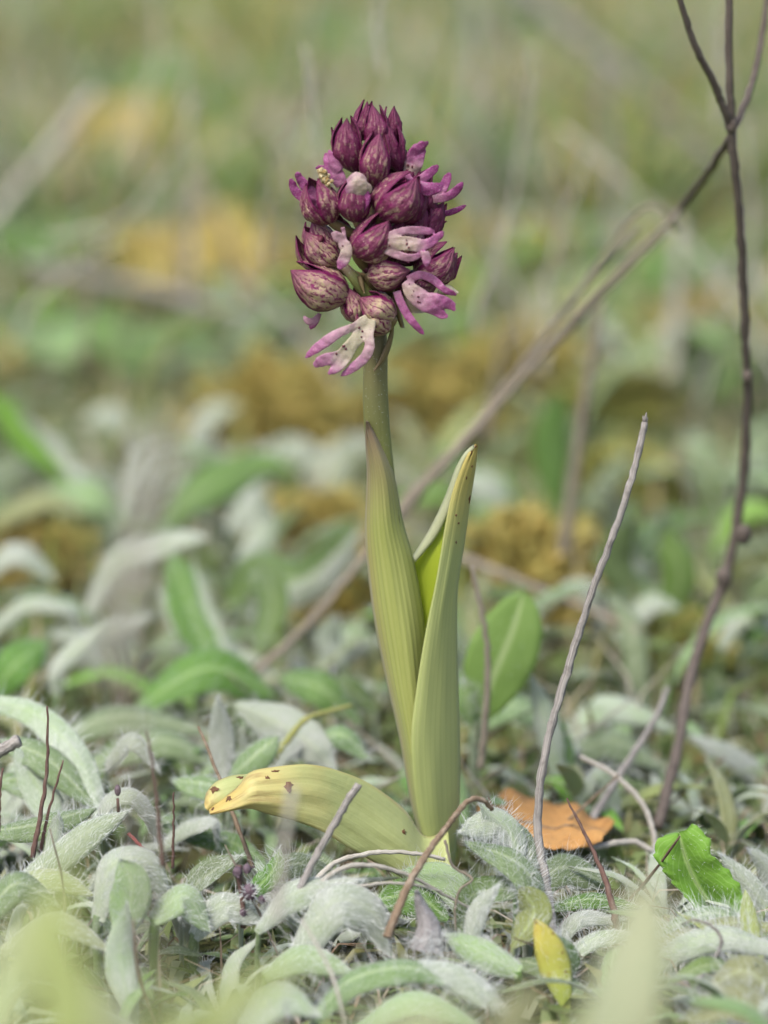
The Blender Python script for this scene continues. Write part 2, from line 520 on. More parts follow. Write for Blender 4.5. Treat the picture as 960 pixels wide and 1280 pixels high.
bl = k.ramp(k.math('ADD', k.math('MULTIPLY_ADD', k.noise(1.0, 4, k.uvscaled(11, 4.5), .62), .65, k.math('MULTIPLY', k.noise(11, 4, k.obj(), .65), .35)), k.math('MULTIPLY', k.math('SUBTRACT', dk, .55), .20)), [(.475, 0.0), (.515, 1.0)])
d = k.math('ABSOLUTE', k.math('SUBTRACT', u, .5))
mg = k.ramp(k.math('ADD', d, k.math('MULTIPLY', k.math('SUBTRACT', nz, .5), .16)), [(.36, 0.0), (.44, 1.0)])
tip = k.ramp(k.math('ADD', v, k.math('MULTIPLY', k.math('SUBTRACT', nz, .5), .3)), [(.5, 0.0), (.92, .85)])
base = k.mix(k.noise(6, 3, k.obj()), (.34, .29, .13), (.50, .41, .25))
base = k.mix(k.math('MULTIPLY', dk, .5), base, (.20, .055, .12))
base = k.mix(k.math('MULTIPLY', k.ramp(k.noise(13, 4, k.obj(), .7), [(.44, 0.0), (.56, 1.0)]), .5), base, (.30, .08, .19))
f = k.math('MAXIMUM', k.math('MAXIMUM', line, k.math('MULTIPLY', bl, .9)), k.math('MAXIMUM', mg, tip))
col = k.mix(f, base, k.mix(k.noise(14, 3, k.obj()), (.055, .002, .022), (.21, .010, .10)))
col = k.mix(k.math('MULTIPLY', k.ramp(k.noise(38, 3, k.obj(), .7), [(.6, 0.0), (.75, 1.0)]), .12), col, (.34, .17, .26))
col = k.mix(k.math('MULTIPLY', k.math('MAXIMUM', k.math('SUBTRACT', dk, .6), 0.0), 1.1), col, (.06, .004, .026))
bp = k.bump(k.math('ADD', k.math('MULTIPLY', wv, .5), k.noise(24, 4, k.obj(), .7)), .8, .03)
M['sepal'] = k.finish(col, .45, bp, .08, 0, spec=.3)
k = NT('orchid_lip')
tf = k.n('Attribute', attribute_type='GEOMETRY', attribute_name='tipf').outputs['Fac']
pk = k.oprop('pink')
nz = k.noise(10, 3, k.obj(), .6)
t2 = k.math('ADD', tf, k.math('MULTIPLY', k.math('SUBTRACT', nz, .5), .3))
pale = k.ramp(t2, [(.08, (.44, .41, .27)), (.4, (.48, .38, .34)), (.8, (.43, .19, .31)), (1.0, (.36, .085, .235))])
deep = k.ramp(t2, [(.0, (.38, .27, .22)), (.3, (.34, .09, .235)), (.75, (.31, .035, .205)), (1.0, (.18, .012, .12))])
c = k.mix(pk, pale, deep)
c = k.mix(k.math('MULTIPLY', k.ramp(k.noise(45, 2, k.obj()), [(.5, 0.0), (.7, 1.0)]), .18), c, (.8, .7, .76))
M['lip'] = k.finish(c, .4, k.bump(k.math('ADD', k.noise(30, 3, k.obj()), k.noise(7, 2, k.obj())), .6, .02), .3, .0, sss=.1, spec=.4)
k = NT('orchid_pollen')
c = k.mix(k.ramp(k.noise(20, 3, k.obj(), .7), [(.45, 0.0), (.65, 1.0)]), (.30, .20, .07), (.66, .60, .40))
M['pollen'] = k.finish(c, .7, k.bump(k.noise(22, 3, k.obj(), .7), 1.0, .05))
k = NT('orchid_ovary')
st = k.noise(1.0, 3, k.uvscaled(12, 2), .6)
M['ovary'] = k.finish(k.mix(st, (.12, .11, .03), (.22, .14, .09)), .5, k.bump(st, .4, .02))

# ------------------------------------------------------------------ ground and far meadow (the setting)
def ground_z(x, y):
    n = noise.noise(Vector((x * .09, y * .09, 3.1))) * .45 + noise.noise(Vector((x * .35, y * .35, 1.7))) * .16
    far = max(0.0, y - 60)
    return n - 1.0 + noise.noise(Vector((x * .02, y * .02, 8.8))) * min(6.0, far * .04)
def axis_steps(a, b, fine0, fine1, step, growth):
    xs = [fine0]
    while xs[-1] < fine1: xs.append(xs[-1] + step)
    s = step
    while xs[-1] < b: s *= growth; xs.append(xs[-1] + s)
    s = step; lo = [fine0]
    while lo[-1] > a: s *= growth; lo.append(lo[-1] - s)
    return lo[:0:-1] + xs
mb = MB()
XS = axis_steps(-26000, 26000, -34, 34, .8, 1.16)
YS = axis_steps(-26000, 26000, -46, 60, .8, 1.12)
mb.grid([[Vector((x, y, ground_z(x, y))) for x in XS] for y in YS], 0)
put('ground', mb, M['soil'], kind='structure')

def blade_mass(name, mat, n, place, hrange, wrange, lean, seed, kind='stuff'):
    r = random.Random(seed)
    mb = MB()
    for _ in range(n):
        x, y = place(r)
        z = ground_z(x, y) - .1
        h = r.uniform(*hrange); w = r.uniform(*wrange)
        an = r.uniform(0, 6.283); le = r.uniform(0, lean)
        d = Vector((math.cos(an), math.sin(an), 0)); s = Vector((-d.y, d.x, 0))
        b0 = Vector((x, y, z))
        ps = [b0, b0 + d * h * le * .25 + Vector((0, 0, h * .5)), b0 + d * h * le * .9 + Vector((0, 0, h * (1 - .35 * le)))]
        b = len(mb.v)
        for i, p in enumerate(ps[:2]):
            ww = w * (1 - .25 * i)
            mb.vert(p - s * ww, (0, i / 2)); mb.vert(p + s * ww, (1, i / 2))
        mb.vert(ps[2], (.5, 1))
        mb.face((b, b + 1, b + 3, b + 2)); mb.face((b + 2, b + 3, b + 4))
    o = put(name, mb, M[mat], kind=kind)
    return o
def wedge(y0, y1, spread=1.5, pw=1.0):
    def f(r):
        y = y0 + (y1 - y0) * (r.random() ** pw)
        half = (y + 58.7) * .118 * spread + 3
        return r.uniform(-half, half), y
    return f
def patchy(fn, sc, thr, seed):
    def f(r):
        for _ in range(30):
            x, y = fn(r)
            if noise.noise(Vector((x * sc, y * sc, seed))) > thr: return x, y
        return x, y
    return f
o = blade_mass('grass', 'farg', 26000, wedge(95, 700, 1.5, 1.0), (3, 8), (.2, .6), 1.4, 11)
tag(o, 'blurred green and straw coloured grass at the top of the picture', 'grass')
o = blade_mass('herbs', 'farg', 12000, patchy(wedge(55, 420, 1.5, 1.0), .04, -.12, 9.0), (1.2, 3.2), (.3, .75), 1.6, 12)
tag(o, 'low grey green herbs covering the blurred meadow', 'herbs')
o = blade_mass('dry_litter', 'litter', 3000, wedge(-26, 60, 1.35, 1.3), (.4, 1.5), (.015, .05), 3.2, 13)
tag(o, 'brown bits of dead leaf and straw between the plants', 'litter')
o = blade_mass('ground_herbs', 'under', 11000, wedge(-26, 60, 1.4, 1.1), (.3, .9), (.10, .24), 2.2, 15)
tag(o, 'tiny green leaves carpeting the soil between the larger plants', 'herbs')
o = blade_mass('short_grass', 'grass', 1500, wedge(8, 80, 1.35, 1.0), (1.2, 4.0), (.04, .09), 1.2, 14)
tag(o, 'scattered short grass blades among the hairy leaves', 'grass')

# ------------------------------------------------------------------ moss cushions
MOSSXY = []
def moss(px, py, wpx, hpx, label, mat='moss', group=None, seed=0, n=900):
    r = random.Random(seed + 100)
    B = G(px, py)
    s = cmpx(B.y)
    rx, rz = wpx * s * .5, hpx * s * .8
    ry = rx * .8
    rx_ = rx
    MOSSXY.append((B.x, B.y, rx * 1.05 + .8))
    root = empty('moss_cushion', (B.x, B.y, ground_z(B.x, B.y)), label, 'moss', group)
    mb = MB()
    P = []
    for i in range(9):
        th = math.pi * .5 * i / 8
        row = []
        for j in range(21):
            ph = 2 * math.pi * j / 20
            w = 1 + .5 * noise.noise(Vector((math.cos(ph) * 1.7, math.sin(ph) * 1.7, th * 2 + seed)))
            row.append(B + Vector((rx * math.cos(th) * math.cos(ph) * w, ry * math.cos(th) * math.sin(ph) * w, rz * math.sin(th) * w - .3)))
        P.append(row)
    mb.grid(P)
    put('cushion', mb, M[mat], root)
    mb = MB()
    for _ in range(n):
        th = math.asin(r.random() ** 1.5); ph = r.uniform(0, 6.283)
        w = 1 + .5 * noise.noise(Vector((math.cos(ph) * 1.7, math.sin(ph) * 1.7, th * 2 + seed)))
        nrm = Vector((math.cos(th) * math.cos(ph), math.cos(th) * math.sin(ph), math.sin(th) + .25)).normalized()
        w *= 1 + abs(r.gauss(0, .22)) * math.cos(th)
        p = B + Vector((rx * math.cos(th) * math.cos(ph) * w, ry * math.cos(th) * math.sin(ph) * w, rz * math.sin(th) * w - .5))
        L = r.uniform(.25, .6) * (1 + rx * .05); wd = L * .22
        d = (nrm + Vector((r.uniform(-.5, .5), r.uniform(-.5, .5), r.uniform(-.3, .3)))).normalized()
        for q in range(3):
            s_ = d.cross(Vector((r.uniform(-1, 1), r.uniform(-1, 1), r.uniform(-1, 1)))).normalized()
            dd = (d + s_ * .35).normalized()
            t_ = dd.cross(nrm + Vector((.01, .02, .03))).normalized()
            b = len(mb.v)
            for v_ in (p, p + dd * L * .5 + t_ * wd, p + dd * L, p + dd * L * .5 - t_ * wd): mb.vert(v_)
            mb.face((b, b + 1, b + 2, b + 3))
    put('shoots', mb, M[mat], root, kind='stuff')
MOSS = [
    (345, 535, 140, 95, 'golden moss cushion left of the orchid stem below the flower head', 'moss'),
    (525, 518, 140, 85, 'golden moss cushion just right of the orchid stem below the flowers', 'moss'),
    (655, 742, 165, 120, 'ochre moss cushion right of the orchid leaf tip and behind the lime green leaf', 'moss'),
    (770, 610, 100, 60, 'small olive moss cushion between the tall grey stalk and the dark twig', 'mossgreen'),
    (45, 700, 100, 66, 'dark golden moss cushion at the left edge above the silvery leaves', 'moss'),
    (390, 655, 120, 50, 'ochre moss patch left of the sheathed stem behind the wavy leaf', 'moss'),
    (435, 745, 70, 50, 'small dark ochre moss tuft touching the left edge of the sheathed stem', 'moss'),
    (150, 210, 180, 95, 'large blurred ochre moss cushion high on the left', 'moss'),
    (270, 352, 250, 95, 'wide blurred ochre moss bank left of the flower head', 'moss'),
    (240, 215, 90, 60, 'small blurred olive moss cushion beside the large one on the upper left', 'mossgreen'),
    (640, 330, 110, 60, 'blurred tan moss mound right of the flower head', 'moss'),
    (890, 400, 110, 45, 'blurred ochre moss beside the dark twig near the right edge', 'moss'),
    (850, 800, 70, 40, 'small olive moss tuft behind the base of the dark twig', 'mossgreen'),
    (650, 455, 130, 55, 'blurred ochre moss bank crossed by the slanting stem bundle', 'moss'),
    (770, 500, 110, 50, 'blurred olive moss mound above the tip of the tall grey stalk', 'mossgreen'),
    (40, 190, 90, 60, 'blurred tan moss mound at the upper left edge', 'moss'),
    (330, 130, 110, 50, 'blurred olive moss mound left of the top buds', 'mossgreen'),
    (720, 180, 120, 50, 'faint ochre moss mound in the upper right quarter', 'moss'),
    (330, 30, 120, 40, 'faint brownish moss patch near the top edge left of the flower head', 'moss'),
    (560, 50, 150, 60, 'faint brownish moss patch at the top edge above the flower head', 'moss'),
]
for i, (px, py, w, h, lb, mt) in enumerate(MOSS):
    moss(px, py, w, h, lb, mt, 'moss cushions', i * 7, 1400 if py > 400 else 700)

# ------------------------------------------------------------------ hawkweed leaves
PROF = {
    'obo': [(0, .16), (.2, .38), (.45, .78), (.65, 1.0), (.8, .95), (.9, .72), (.96, .45), (1, .05)],
    'lan': [(0, .22), (.2, .62), (.42, 1.0), (.65, .9), (.82, .6), (.93, .3), (1, .03)],
    'rib': [(0, .45), (.2, .78), (.42, 1.0), (.64, .94), (.8, .70), (.92, .36), (1, .03)],
    'ova': [(0, .12), (.15, .55), (.35, .92), (.55, 1.0), (.75, .85), (.9, .52), (1, .04)],
}
def leaf_grid(C, S, N, hw, prof, curl, fold, nv=9, wob=0.0, seed=0, teeth=0):
    nu = len(C)
    P = []
    for i in range(nu):
        t = i / (nu - 1)
        w = hw * interp(PROF[prof], t)
        if teeth and .25 < t < .97: w *= 1 + .10 * (abs(math.sin(t * teeth * math.pi)) - .5)
        row = []
        for j in range(nv):
            x = -1 + 2 * j / (nv - 1)
            off = -curl * x * x * w + fold * abs(x) * w
            q = C[i] + S[i] * (x * w * (1 - .25 * abs(curl) * x * x)) + N[i] * off
            if wob: q = q + N[i] * (wob * noise.noise(Vector((t * 4 + seed, x * 1.5, seed * .7))) * abs(x)) * hw
            row.append(q)
        P.append(row)
    return P
def frames(C, ref):
    """tangent, side and normal along a curve; the normal leans to ref(point)"""
    S, N = [], []
    for i in range(len(C)):
        T = (C[min(i + 1, len(C) - 1)] - C[max(i - 1, 0)]).normalized()
        V = ref(C[i])
        s = T.cross(V)
        if s.length < .02: s = T.cross(V + Vector((.2, .1, .3)))
        s.normalize()
        S.append(s); N.append(s.cross(T).normalized())
    return S, N
def hair_mb(P, N, n_long, L, n_short, Ls, rnd, sign=1, w=.0055):
    mb = MB()
    nu, nv = len(P), len(P[0])
    def at(u, v):
        i = min(int(u * (nu - 1)), nu - 2); j = min(int(v * (nv - 1)), nv - 2)
        a = u * (nu - 1) - i; b = v * (nv - 1) - j
        return P[i][j].lerp(P[i][j + 1], b).lerp(P[i + 1][j].lerp(P[i + 1][j + 1], b), a), N[i][j], P[i + 1][j] - P[i][j]
    for _ in range(n_long):
        u = rnd.uniform(.05, .98)
        edge = rnd.random() < .55
        v = (0.0 if rnd.random() < .5 else 1.0) if edge else rnd.random()
        p, n, t = at(u, v)
        side = (at(u, 1)[0] - at(u, 0)[0]).normalized() * (1 if v > .5 else -1)
        d = n * sign * rnd.uniform(.5, 1.1) + side * (rnd.uniform(.5, 1.2) if edge else rnd.uniform(-.3, .3)) + t.normalized() * rnd.uniform(-.1, .5)
        mb.hair(p, d, L * rnd.uniform(.5, 1.2), w * .58, rnd, .45)
    for _ in range(n_short):
        u = rnd.uniform(.02, 1); v = rnd.random()
        p, n, t = at(u, v)
        sg = 1 if rnd.random() < .7 else -1
        d = n * sg * rnd.uniform(.05, .45) + t.normalized() * rnd.uniform(.5, 1.2) + Vector((rnd.uniform(-.4, .4), rnd.uniform(-.4, .4), rnd.uniform(-.3, .4)))
        mb.hair(p + n * .012 * sg, d, Ls * rnd.uniform(.6, 1.7), w * .42, rnd, .45)
    return mb

FACES = {'s': ('felt', 'topgrey'), 'g': ('topgrey', 'felt'), 'G': ('top', 'felt'), 'l': ('toplime', 'feltgreen'),
         'p': ('feltgreen', 'top'), 'y': ('yellow', 'yellow'), 'o': ('topolive', 'feltyel'), 'q': ('feltyel', 'topolive')}
LEAFSEED = [0]
def hand_leaf(root, pts, w, face='s', roll=25, curl=.3, fold=0.0, prof='lan', long=60, short=260, L=.38, th=.028, wob=.08, teeth=0, nu=26, twist=0):
    """one leaf traced through points (px, py, depth)"""
    LEAFSEED[0] += 1
    rnd = random.Random(LEAFSEED[0])
    C = spline([W(*p) for p in pts], nu)
    ref = lambda p: (CAM - p).normalized()
    S, N = frames(C, ref)
    vote = 0
    for i in range(nu):
        T = (C[min(i + 1, nu - 1)] - C[max(i - 1, 0)]).normalized()
        an = math.radians(roll + twist * (i / (nu - 1)))
        if i == 0 or abs(T.x) > .25:
            R1 = Matrix.Rotation(an, 3, T); R2 = Matrix.Rotation(-an, 3, T)
            want = 1 if (R1 @ N[i]).z >= (R2 @ N[i]).z else -1
            sg = want if i == 0 else sg
            vote += want
    sg = 1 if vote >= 0 else -1
    for i in range(nu):
        T = (C[min(i + 1, nu - 1)] - C[max(i - 1, 0)]).normalized()
        R = Matrix.Rotation(sg * math.radians(roll + twist * (i / (nu - 1))), 3, T)
        S[i] = R @ S[i]; N[i] = R @ N[i]
    ymean = sum(p[2] for p in pts) / len(pts)
    hw = w * cmpx(ymean) * .5
    curl *= .55; hw *= rnd.uniform(.8, .98)
    P = leaf_grid(C, S, N, hw, prof, curl, fold, wob=wob * 1.8, seed=LEAFSEED[0], teeth=teeth)
    mb = MB()
    Nn = mb.sheet(P, th, 0, 1)
    if pts[0][2] > -12:
        g = Vector((C[0].x, C[0].y + .3, ground_z(C[0].x, C[0].y + .3) - .05))
        if C[0].z - g.z > .15:
            pr = max(.05, hw * interp(PROF[prof], 0) * .55)
            mb.tube(spline([g, g.lerp(C[0], .5) + Vector((0, .05, 0)), C[0].lerp(C[1], .8)], 6), [pr * .8, pr * .85, pr * .9, pr, pr, pr * .8], 7, 1)
    f = FACES[face]
    lf = put('leaf', mb, [M[f[0]], M[f[1]]], root)
    if long or short:
        short = int(short * 1.7); long = int(long * 1.9)
        h = hair_mb(P, Nn, long, L, short, .11, rnd)
        put('hairs', h, M['hair'], lf, kind='stuff', smooth=False)
    return lf
def plant(label, leaves, group='hairy hawkweed plants', name='hawkweed', cat='hawkweed'):
    x = sum(l[0][0][0] for l in leaves) / len(leaves)
    Y = sum(l[0][0][2] for l in leaves) / len(leaves)
    b = W(x, 900, Y)
    root = empty(name, (b.x, Y, ground_z(b.x, Y)), label, cat, group)
    for l in leaves:
        hand_leaf(root, *l[:2], **(l[2] if len(l) > 2 else {}))
    return root
D = dict
# near ground, left of the orchid
plant('tall silvery hawkweed at the left edge with a long leaf arching down to the right', [
    ([(-25, 875, 3), (40, 890, 2.4), (90, 935, 1.6), (118, 990, 1), (126, 1040, .5)], 52, D(face='s', roll=22, fold=-.3, curl=.1, long=160, short=700, prof='rib')),
    ([(75, 1050, .5), (48, 985, 1), (18, 935, 1.3)], 50, D(face='s', roll=10, prof='lan', short=500)),
    ([(120, 1010, .8), (60, 950, 1.2), (0, 925, 1.6)], 60, D(face='g', roll=30, prof='ova')),
])
plant('hawkweed with a fat pale leaf pointing right above the brown stained leaves on the left', [
    ([(15, 1110, -2.6), (70, 1070, -2.4), (115, 1036, -2.2), (160, 1014, -1.8)], 62, D(face='p', roll=35, curl=.6, prof='rib', long=40, short=600, L=.2)),
    ([(50, 1100, -2.0), (68, 1045, -1.6), (73, 1018, -1.5)], 22, D(face='s', roll=0, prof='obo', long=10)),
    ([(-10, 1040, -1), (50, 1030, -1), (120, 1010, -.8)], 56, D(face='g', roll=50, curl=.5, prof='rib')),
    ([(-20, 1120, -3.4), (60, 1096, -3.2), (120, 1120, -3.2)], 50, D(face='q', roll=40, curl=.5, prof='rib')),
])
plant('small hawkweed with one leaf arched like a hoop over a dark hollow on the left', [
    ([(122, 1035, -.8), (135, 1002, -.7), (165, 992, -.7), (190, 1020, -.6), (200, 1055, -.5)], 46, D(face='s', roll=52, curl=.4, prof='rib', long=70)),
    ([(130, 960, 2), (165, 925, 1.6), (200, 965, 1.4)], 40, D(face='s', roll=50, curl=.5, prof='rib')),
])
plant('hawkweed with broad pale oval leaves behind the yellow tip of the orchid leaf', [
    ([(300, 1020, 1.5), (270, 985, 1.6), (215, 975, 1.8)], 56, D(face='g', roll=45, curl=.5, prof='ova')),
    ([(278, 985, 3.0), (277, 925, 3.2), (272, 872, 3.2)], 40, D(face='s', roll=5, prof='lan', short=500)),
    ([(285, 975, 2.6), (318, 945, 2.6), (348, 920, 2.8)], 54, D(face='g', roll=30, curl=.6, prof='ova')),
    ([(200, 1060, 1.0), (230, 1035, .8), (268, 1028, .6), (272, 1058, .6)], 46, D(face='s', roll=60, curl=.4, prof='rib')),
    ([(330, 1075, .8), (280, 1050, 1), (225, 1045, 1)], 50, D(face='G', roll=40, curl=.3, prof='ova')),
])
plant('hawkweed with a long folded leaf striped white and dark green left of the stem', [
    ([(292, 880, 5.6), (340, 900, 4.8), (390, 930, 4.2), (420, 965, 3.8)], 62, D(face='s', roll=8, fold=-.5, curl=0, prof='lan', short=500)),
    ([(300, 905, 5.4), (360, 915, 4.6), (410, 955, 4.0)], 26, D(face='G', roll=-10, prof='lan', long=20)),
    ([(385, 935, 4.5), (425, 918, 4.4), (462, 950, 4.2)], 46, D(face='g', roll=35, curl=.6, prof='rib')),
    ([(330, 975, 3.6), (350, 940, 4), (385, 925, 4.4)], 40, D(face='s', roll=20, prof='rib')),
])
plant('hawkweed in front of the yellow tipped leaf with a narrow upturned leaf edged white', [
    ([(225, 1135, -3.2), (255, 1098, -3), (302, 1070, -2.9)], 42, D(face='g', roll=38, fold=.35, curl=0, prof='lan', long=50, L=.15, short=350)),
    ([(240, 1170, -3.8), (280, 1130, -3.6), (335, 1152, -3.4)], 60, D(face='s', roll=45, curl=.4, prof='rib', short=400)),
    ([(190, 1150, -4.4), (230, 1120, -4.2), (262, 1165, -4.2)], 70, D(face='p', roll=40, curl=.5, prof='rib')),
])
plant('hawkweed with leaves bent like knees at the lower left in front of the hooped one', [
    ([(120, 1150, -4.2), (140, 1082, -4.0), (185, 1078, -3.9), (215, 1130, -3.8)], 60, D(face='s', roll=40, curl=.5, prof='rib', short=500)),
    ([(150, 1180, -4.8), (165, 1110, -4.6), (150, 1075, -4.5)], 60, D(face='p', roll=10, prof='ova')),
    ([(170, 1280, -6.4), (150, 1200, -6.0), (158, 1130, -5.8)], 46, D(face='s', roll=10, prof='lan')),
    ([(0, 1190, -5.5), (70, 1150, -5.3), (140, 1190, -5.3)], 44, D(face='q', roll=35, curl=.5, prof='rib')),
])
plant('hawkweed at the left edge with short grey green leaves below the cut stick', [
    ([(-20, 1150, -4.5), (20, 1105, -4.4), (70, 1130, -4.2)], 60, D(face='g', roll=40, curl=.4, prof='rib')),
    ([(-15, 985, 1.5), (20, 975, 1.5), (80, 1005, 1)], 54, D(face='g', roll=45, curl=.5, prof='ova')),
])
# middle foreground
plant('hawkweed with a silvery dome shaped leaf in front of the orchid base', [
    ([(320, 1165, -4.6), (365, 1118, -4.4), (410, 1108, -4.2), (450, 1100, -4.0)], 66, D(face='s', roll=35, curl=.6, prof='lan', short=600)),
    ([(365, 1200, -5.0), (415, 1128, -4.8), (465, 1140, -4.6), (490, 1195, -4.6)], 88, D(face='s', roll=38, curl=.6, prof='rib', short=900, long=90)),
    ([(330, 1220, -5.6), (380, 1195, -5.4), (440, 1215, -5.4)], 60, D(face='p', roll=40, curl=.5, prof='rib')),
])
plant('small hawkweed with an upright pale tongue and a rounded leaf tip beside the grey cone', [
    ([(586, 1190, -4.8), (597, 1140, -4.6), (622, 1108, -4.4)], 36, D(face='s', roll=10, curl=.5, prof='rib', short=500, long=20)),
    ([(650, 1215, -5.2), (600, 1190, -5.0), (556, 1168, -4.8)], 58, D(face='p', roll=15, curl=.7, prof='rib', short=700, long=30)),
    ([(600, 1165, -4.6), (612, 1180, -4.7), (625, 1205, -4.8)], 12, D(face='s', roll=10, long=10)),
])
plant('very hairy hawkweed with inrolled leaf rims right of the orchid base', [
    ([(660, 1170, -3.6), (668, 1110, -3.4), (640, 1075, -3.2), (580, 1052, -3.0)], 64, D(face='g', roll=48, curl=.4, prof='rib', long=260, L=.5)),
    ([(575, 1165, -3.4), (590, 1120, -3.3), (640, 1110, -3.3), (668, 1092, -3.3)], 50, D(face='G', roll=35, fold=.3, prof='rib', long=220, L=.45)),
    ([(640, 1185, -4.2), (668, 1140, -4.0), (650, 1108, -3.9)], 58, D(face='o', roll=15, curl=.4, prof='ova', long=80)),
])
plant('hawkweed showing a bright white folded leaf back where the bent brown stalk ends', [
    ([(650, 1060, -1.6), (620, 1030, -1.6), (575, 1040, -1.8)], 56, D(face='s', roll=20, curl=.5, prof='lan', short=600)),
    ([(645, 1100, -1.8), (640, 1045, -1.6), (600, 1005, -1.6)], 46, D(face='s', roll=15, fold=-.3, prof='lan', short=500)),
    ([(662, 1110, -1.6), (660, 1060, -1.4), (625, 1015, -1.2)], 36, D(face='g', roll=20, prof='lan')),
])
plant('hawkweed with green leaves curving behind the low orchid leaf and thin straws', [
    ([(560, 1150, -2.4), (520, 1120, -2.2), (470, 1125, -2.2)], 70, D(face='G', roll=30, prof='ova')),
    ([(600, 1160, -2.2), (560, 1100, -2.0), (500, 1090, -2.0)], 60, D(face='p', roll=30, curl=.4, prof='rib')),
    ([(330, 1100, -1), (370, 1080, -1), (430, 1100, -1)], 50, D(face='g', roll=40, prof='rib')),
    ([(300, 1130, -2.6), (340, 1090, -2.4), (350, 1060, -2.2)], 40, D(face='G', roll=20, prof='lan')),
])
plant('hawkweed at the bottom centre with pale rimmed leaves arching to both sides', [
    ([(390, 1275, -7.0), (440, 1225, -6.6), (510, 1210, -6.4), (560, 1232, -6.4)], 64, D(face='g', roll=48, curl=.5, prof='rib', long=120)),
    ([(520, 1205, -6.2), (580, 1222, -6.2), (640, 1270, -6.4)], 64, D(face='s', roll=45, curl=.5, prof='rib', long=140)),
    ([(440, 1290, -7.5), (520, 1250, -7.2), (610, 1290, -7.2)], 46, D(face='p', roll=40, curl=.4, prof='rib')),
    ([(300, 1290, -8.0), (350, 1245, -7.6), (400, 1270, -7.6)], 70, D(face='s', roll=40, curl=.4, prof='rib')),
])
# right of the orchid
plant('hawkweed leaning over the foot of the tall grey stalk with low green leaves', [
    ([(665, 1130, -1.4), (700, 1085, -1.2), (760, 1105, -1)], 66, D(face='g', roll=38, curl=.4, prof='ova', long=90)),
    ([(690, 1135, -2.0), (740, 1124, -2.0), (800, 1135, -2)], 36, D(face='G', roll=40, curl=.4, prof='rib')),
    ([(690, 1200, -3.2), (720, 1150, -3), (780, 1150, -2.8)], 34, D(face='s', roll=40, curl=.4, prof='rib', short=400)),
    ([(700, 1215, -3.8), (740, 1175, -3.6), (800, 1165, -3.4)], 38, D(face='s', roll=45, curl=.4, prof='rib', short=400)),
])
plant('hawkweed with one leaf yellowed all over beside the foot of the tall grey stalk', [
    ([(708, 1262, -5.2), (697, 1215, -5.0), (684, 1178, -4.9), (668, 1148, -4.8)], 48, D(face='y', roll=10, curl=.5, prof='lan', long=25, short=60)),
    ([(700, 1240, -4.6), (715, 1200, -4.5), (690, 1165, -4.6)], 34, D(face='G', roll=35, prof='lan', long=60)),
])
plant('hawkweed at the lower right with long horizontal leaves fringed by white hairs', [
    ([(980, 1190, -4.6), (910, 1168, -4.5), (850, 1182, -4.4), (800, 1225, -4.2)], 52, D(face='s', roll=40, curl=.7, prof='rib', long=220, L=.5, short=700)),
    ([(980, 1160, -4.2), (900, 1155, -4.0), (800, 1185, -3.8)], 44, D(face='o', roll=45, curl=.5, prof='rib', long=220, L=.55)),
    ([(950, 1165, -3.6), (890, 1142, -3.5), (810, 1172, -3.4)], 44, D(face='g', roll=45, curl=.5, prof='rib', long=110, L=.45)),
])
plant('hawkweed in the bottom right corner with a bronzed leaf and a toothed yellow green one', [
    ([(990, 1270, -6.6), (935, 1215, -6.4), (885, 1235, -6.2)], 80, D(face='o', roll=30, curl=.4, prof='ova', long=120, L=.5)),
    ([(990, 1290, -7.4), (920, 1250, -7.2), (850, 1275, -7.2)], 70, D(face='o', roll=40, curl=.2, prof='rib', long=160, L=.5, teeth=7)),
    ([(860, 1290, -7.6), (900, 1290, -7.4), (985, 1240, -7.2)], 30, D(face='s', roll=40, prof='rib', long=120)),
])
plant('hawkweed with two silvery leaves leaning left beside the toothed green leaf', [
    ([(990, 1180, -1.2), (940, 1110, -1), (900, 1068, -.8)], 40, D(face='s', roll=10, fold=-.3, prof='lan', short=600)),
    ([(1000, 1150, 0), (955, 1080, 0), (935, 1062, 0)], 34, D(face='s', roll=10, fold=-.3, prof='lan', short=400)),
], 'hairy hawkweed plants')
plant('hawkweed with a pair of blurred pale leaves standing upright at the right edge', [
    ([(935, 1110, 5.5), (925, 1040, 5.7), (915, 985, 6)], 40, D(face='s', roll=10, prof='lan')),
    ([(950, 1110, 5.5), (955, 1040, 5.7), (970, 985, 6)], 40, D(face='s', roll=10, prof='lan')),
    ([(990, 1010, 8.5), (930, 950, 8.2), (860, 918, 8)], 52, D(face='s', roll=45, curl=.6, prof='rib')),
    ([(1000, 960, 12), (930, 925, 12), (870, 955, 12)], 60, D(face='g', roll=45, curl=.6, prof='rib')),
])
plant('hawkweed with a stiff upright white and dark green leaf right of the lime green leaf', [
    ([(700, 990, 5.6), (686, 910, 5.8), (664, 845, 6.2)], 40, D(face='s', roll=5, fold=-.4, curl=0, prof='lan')),
    ([(715, 990, 5.8), (706, 930, 6.2), (680, 870, 6.4)], 26, D(face='G', roll=5, prof='lan')),
    ([(720, 1005, 4.6), (750, 965, 4.4), (770, 1010, 4.4), (760, 1040, 4.2)], 34, D(face='s', roll=45, curl=.4, prof='rib')),
    ([(690, 970, 8.5), (740, 885, 9), (800, 890, 9), (840, 915, 9)], 60, D(face='s', roll=45, curl=.6, prof='rib')),
    ([(600, 905, 8.5), (640, 880, 8.5), (690, 905, 8.5)], 56, D(face='g', roll=42, curl=.5, prof='rib')),
    ([(700, 960, 8), (760, 925, 8), (830, 960, 8)], 70, D(face='g', roll=45, curl=.5, prof='ova')),
])
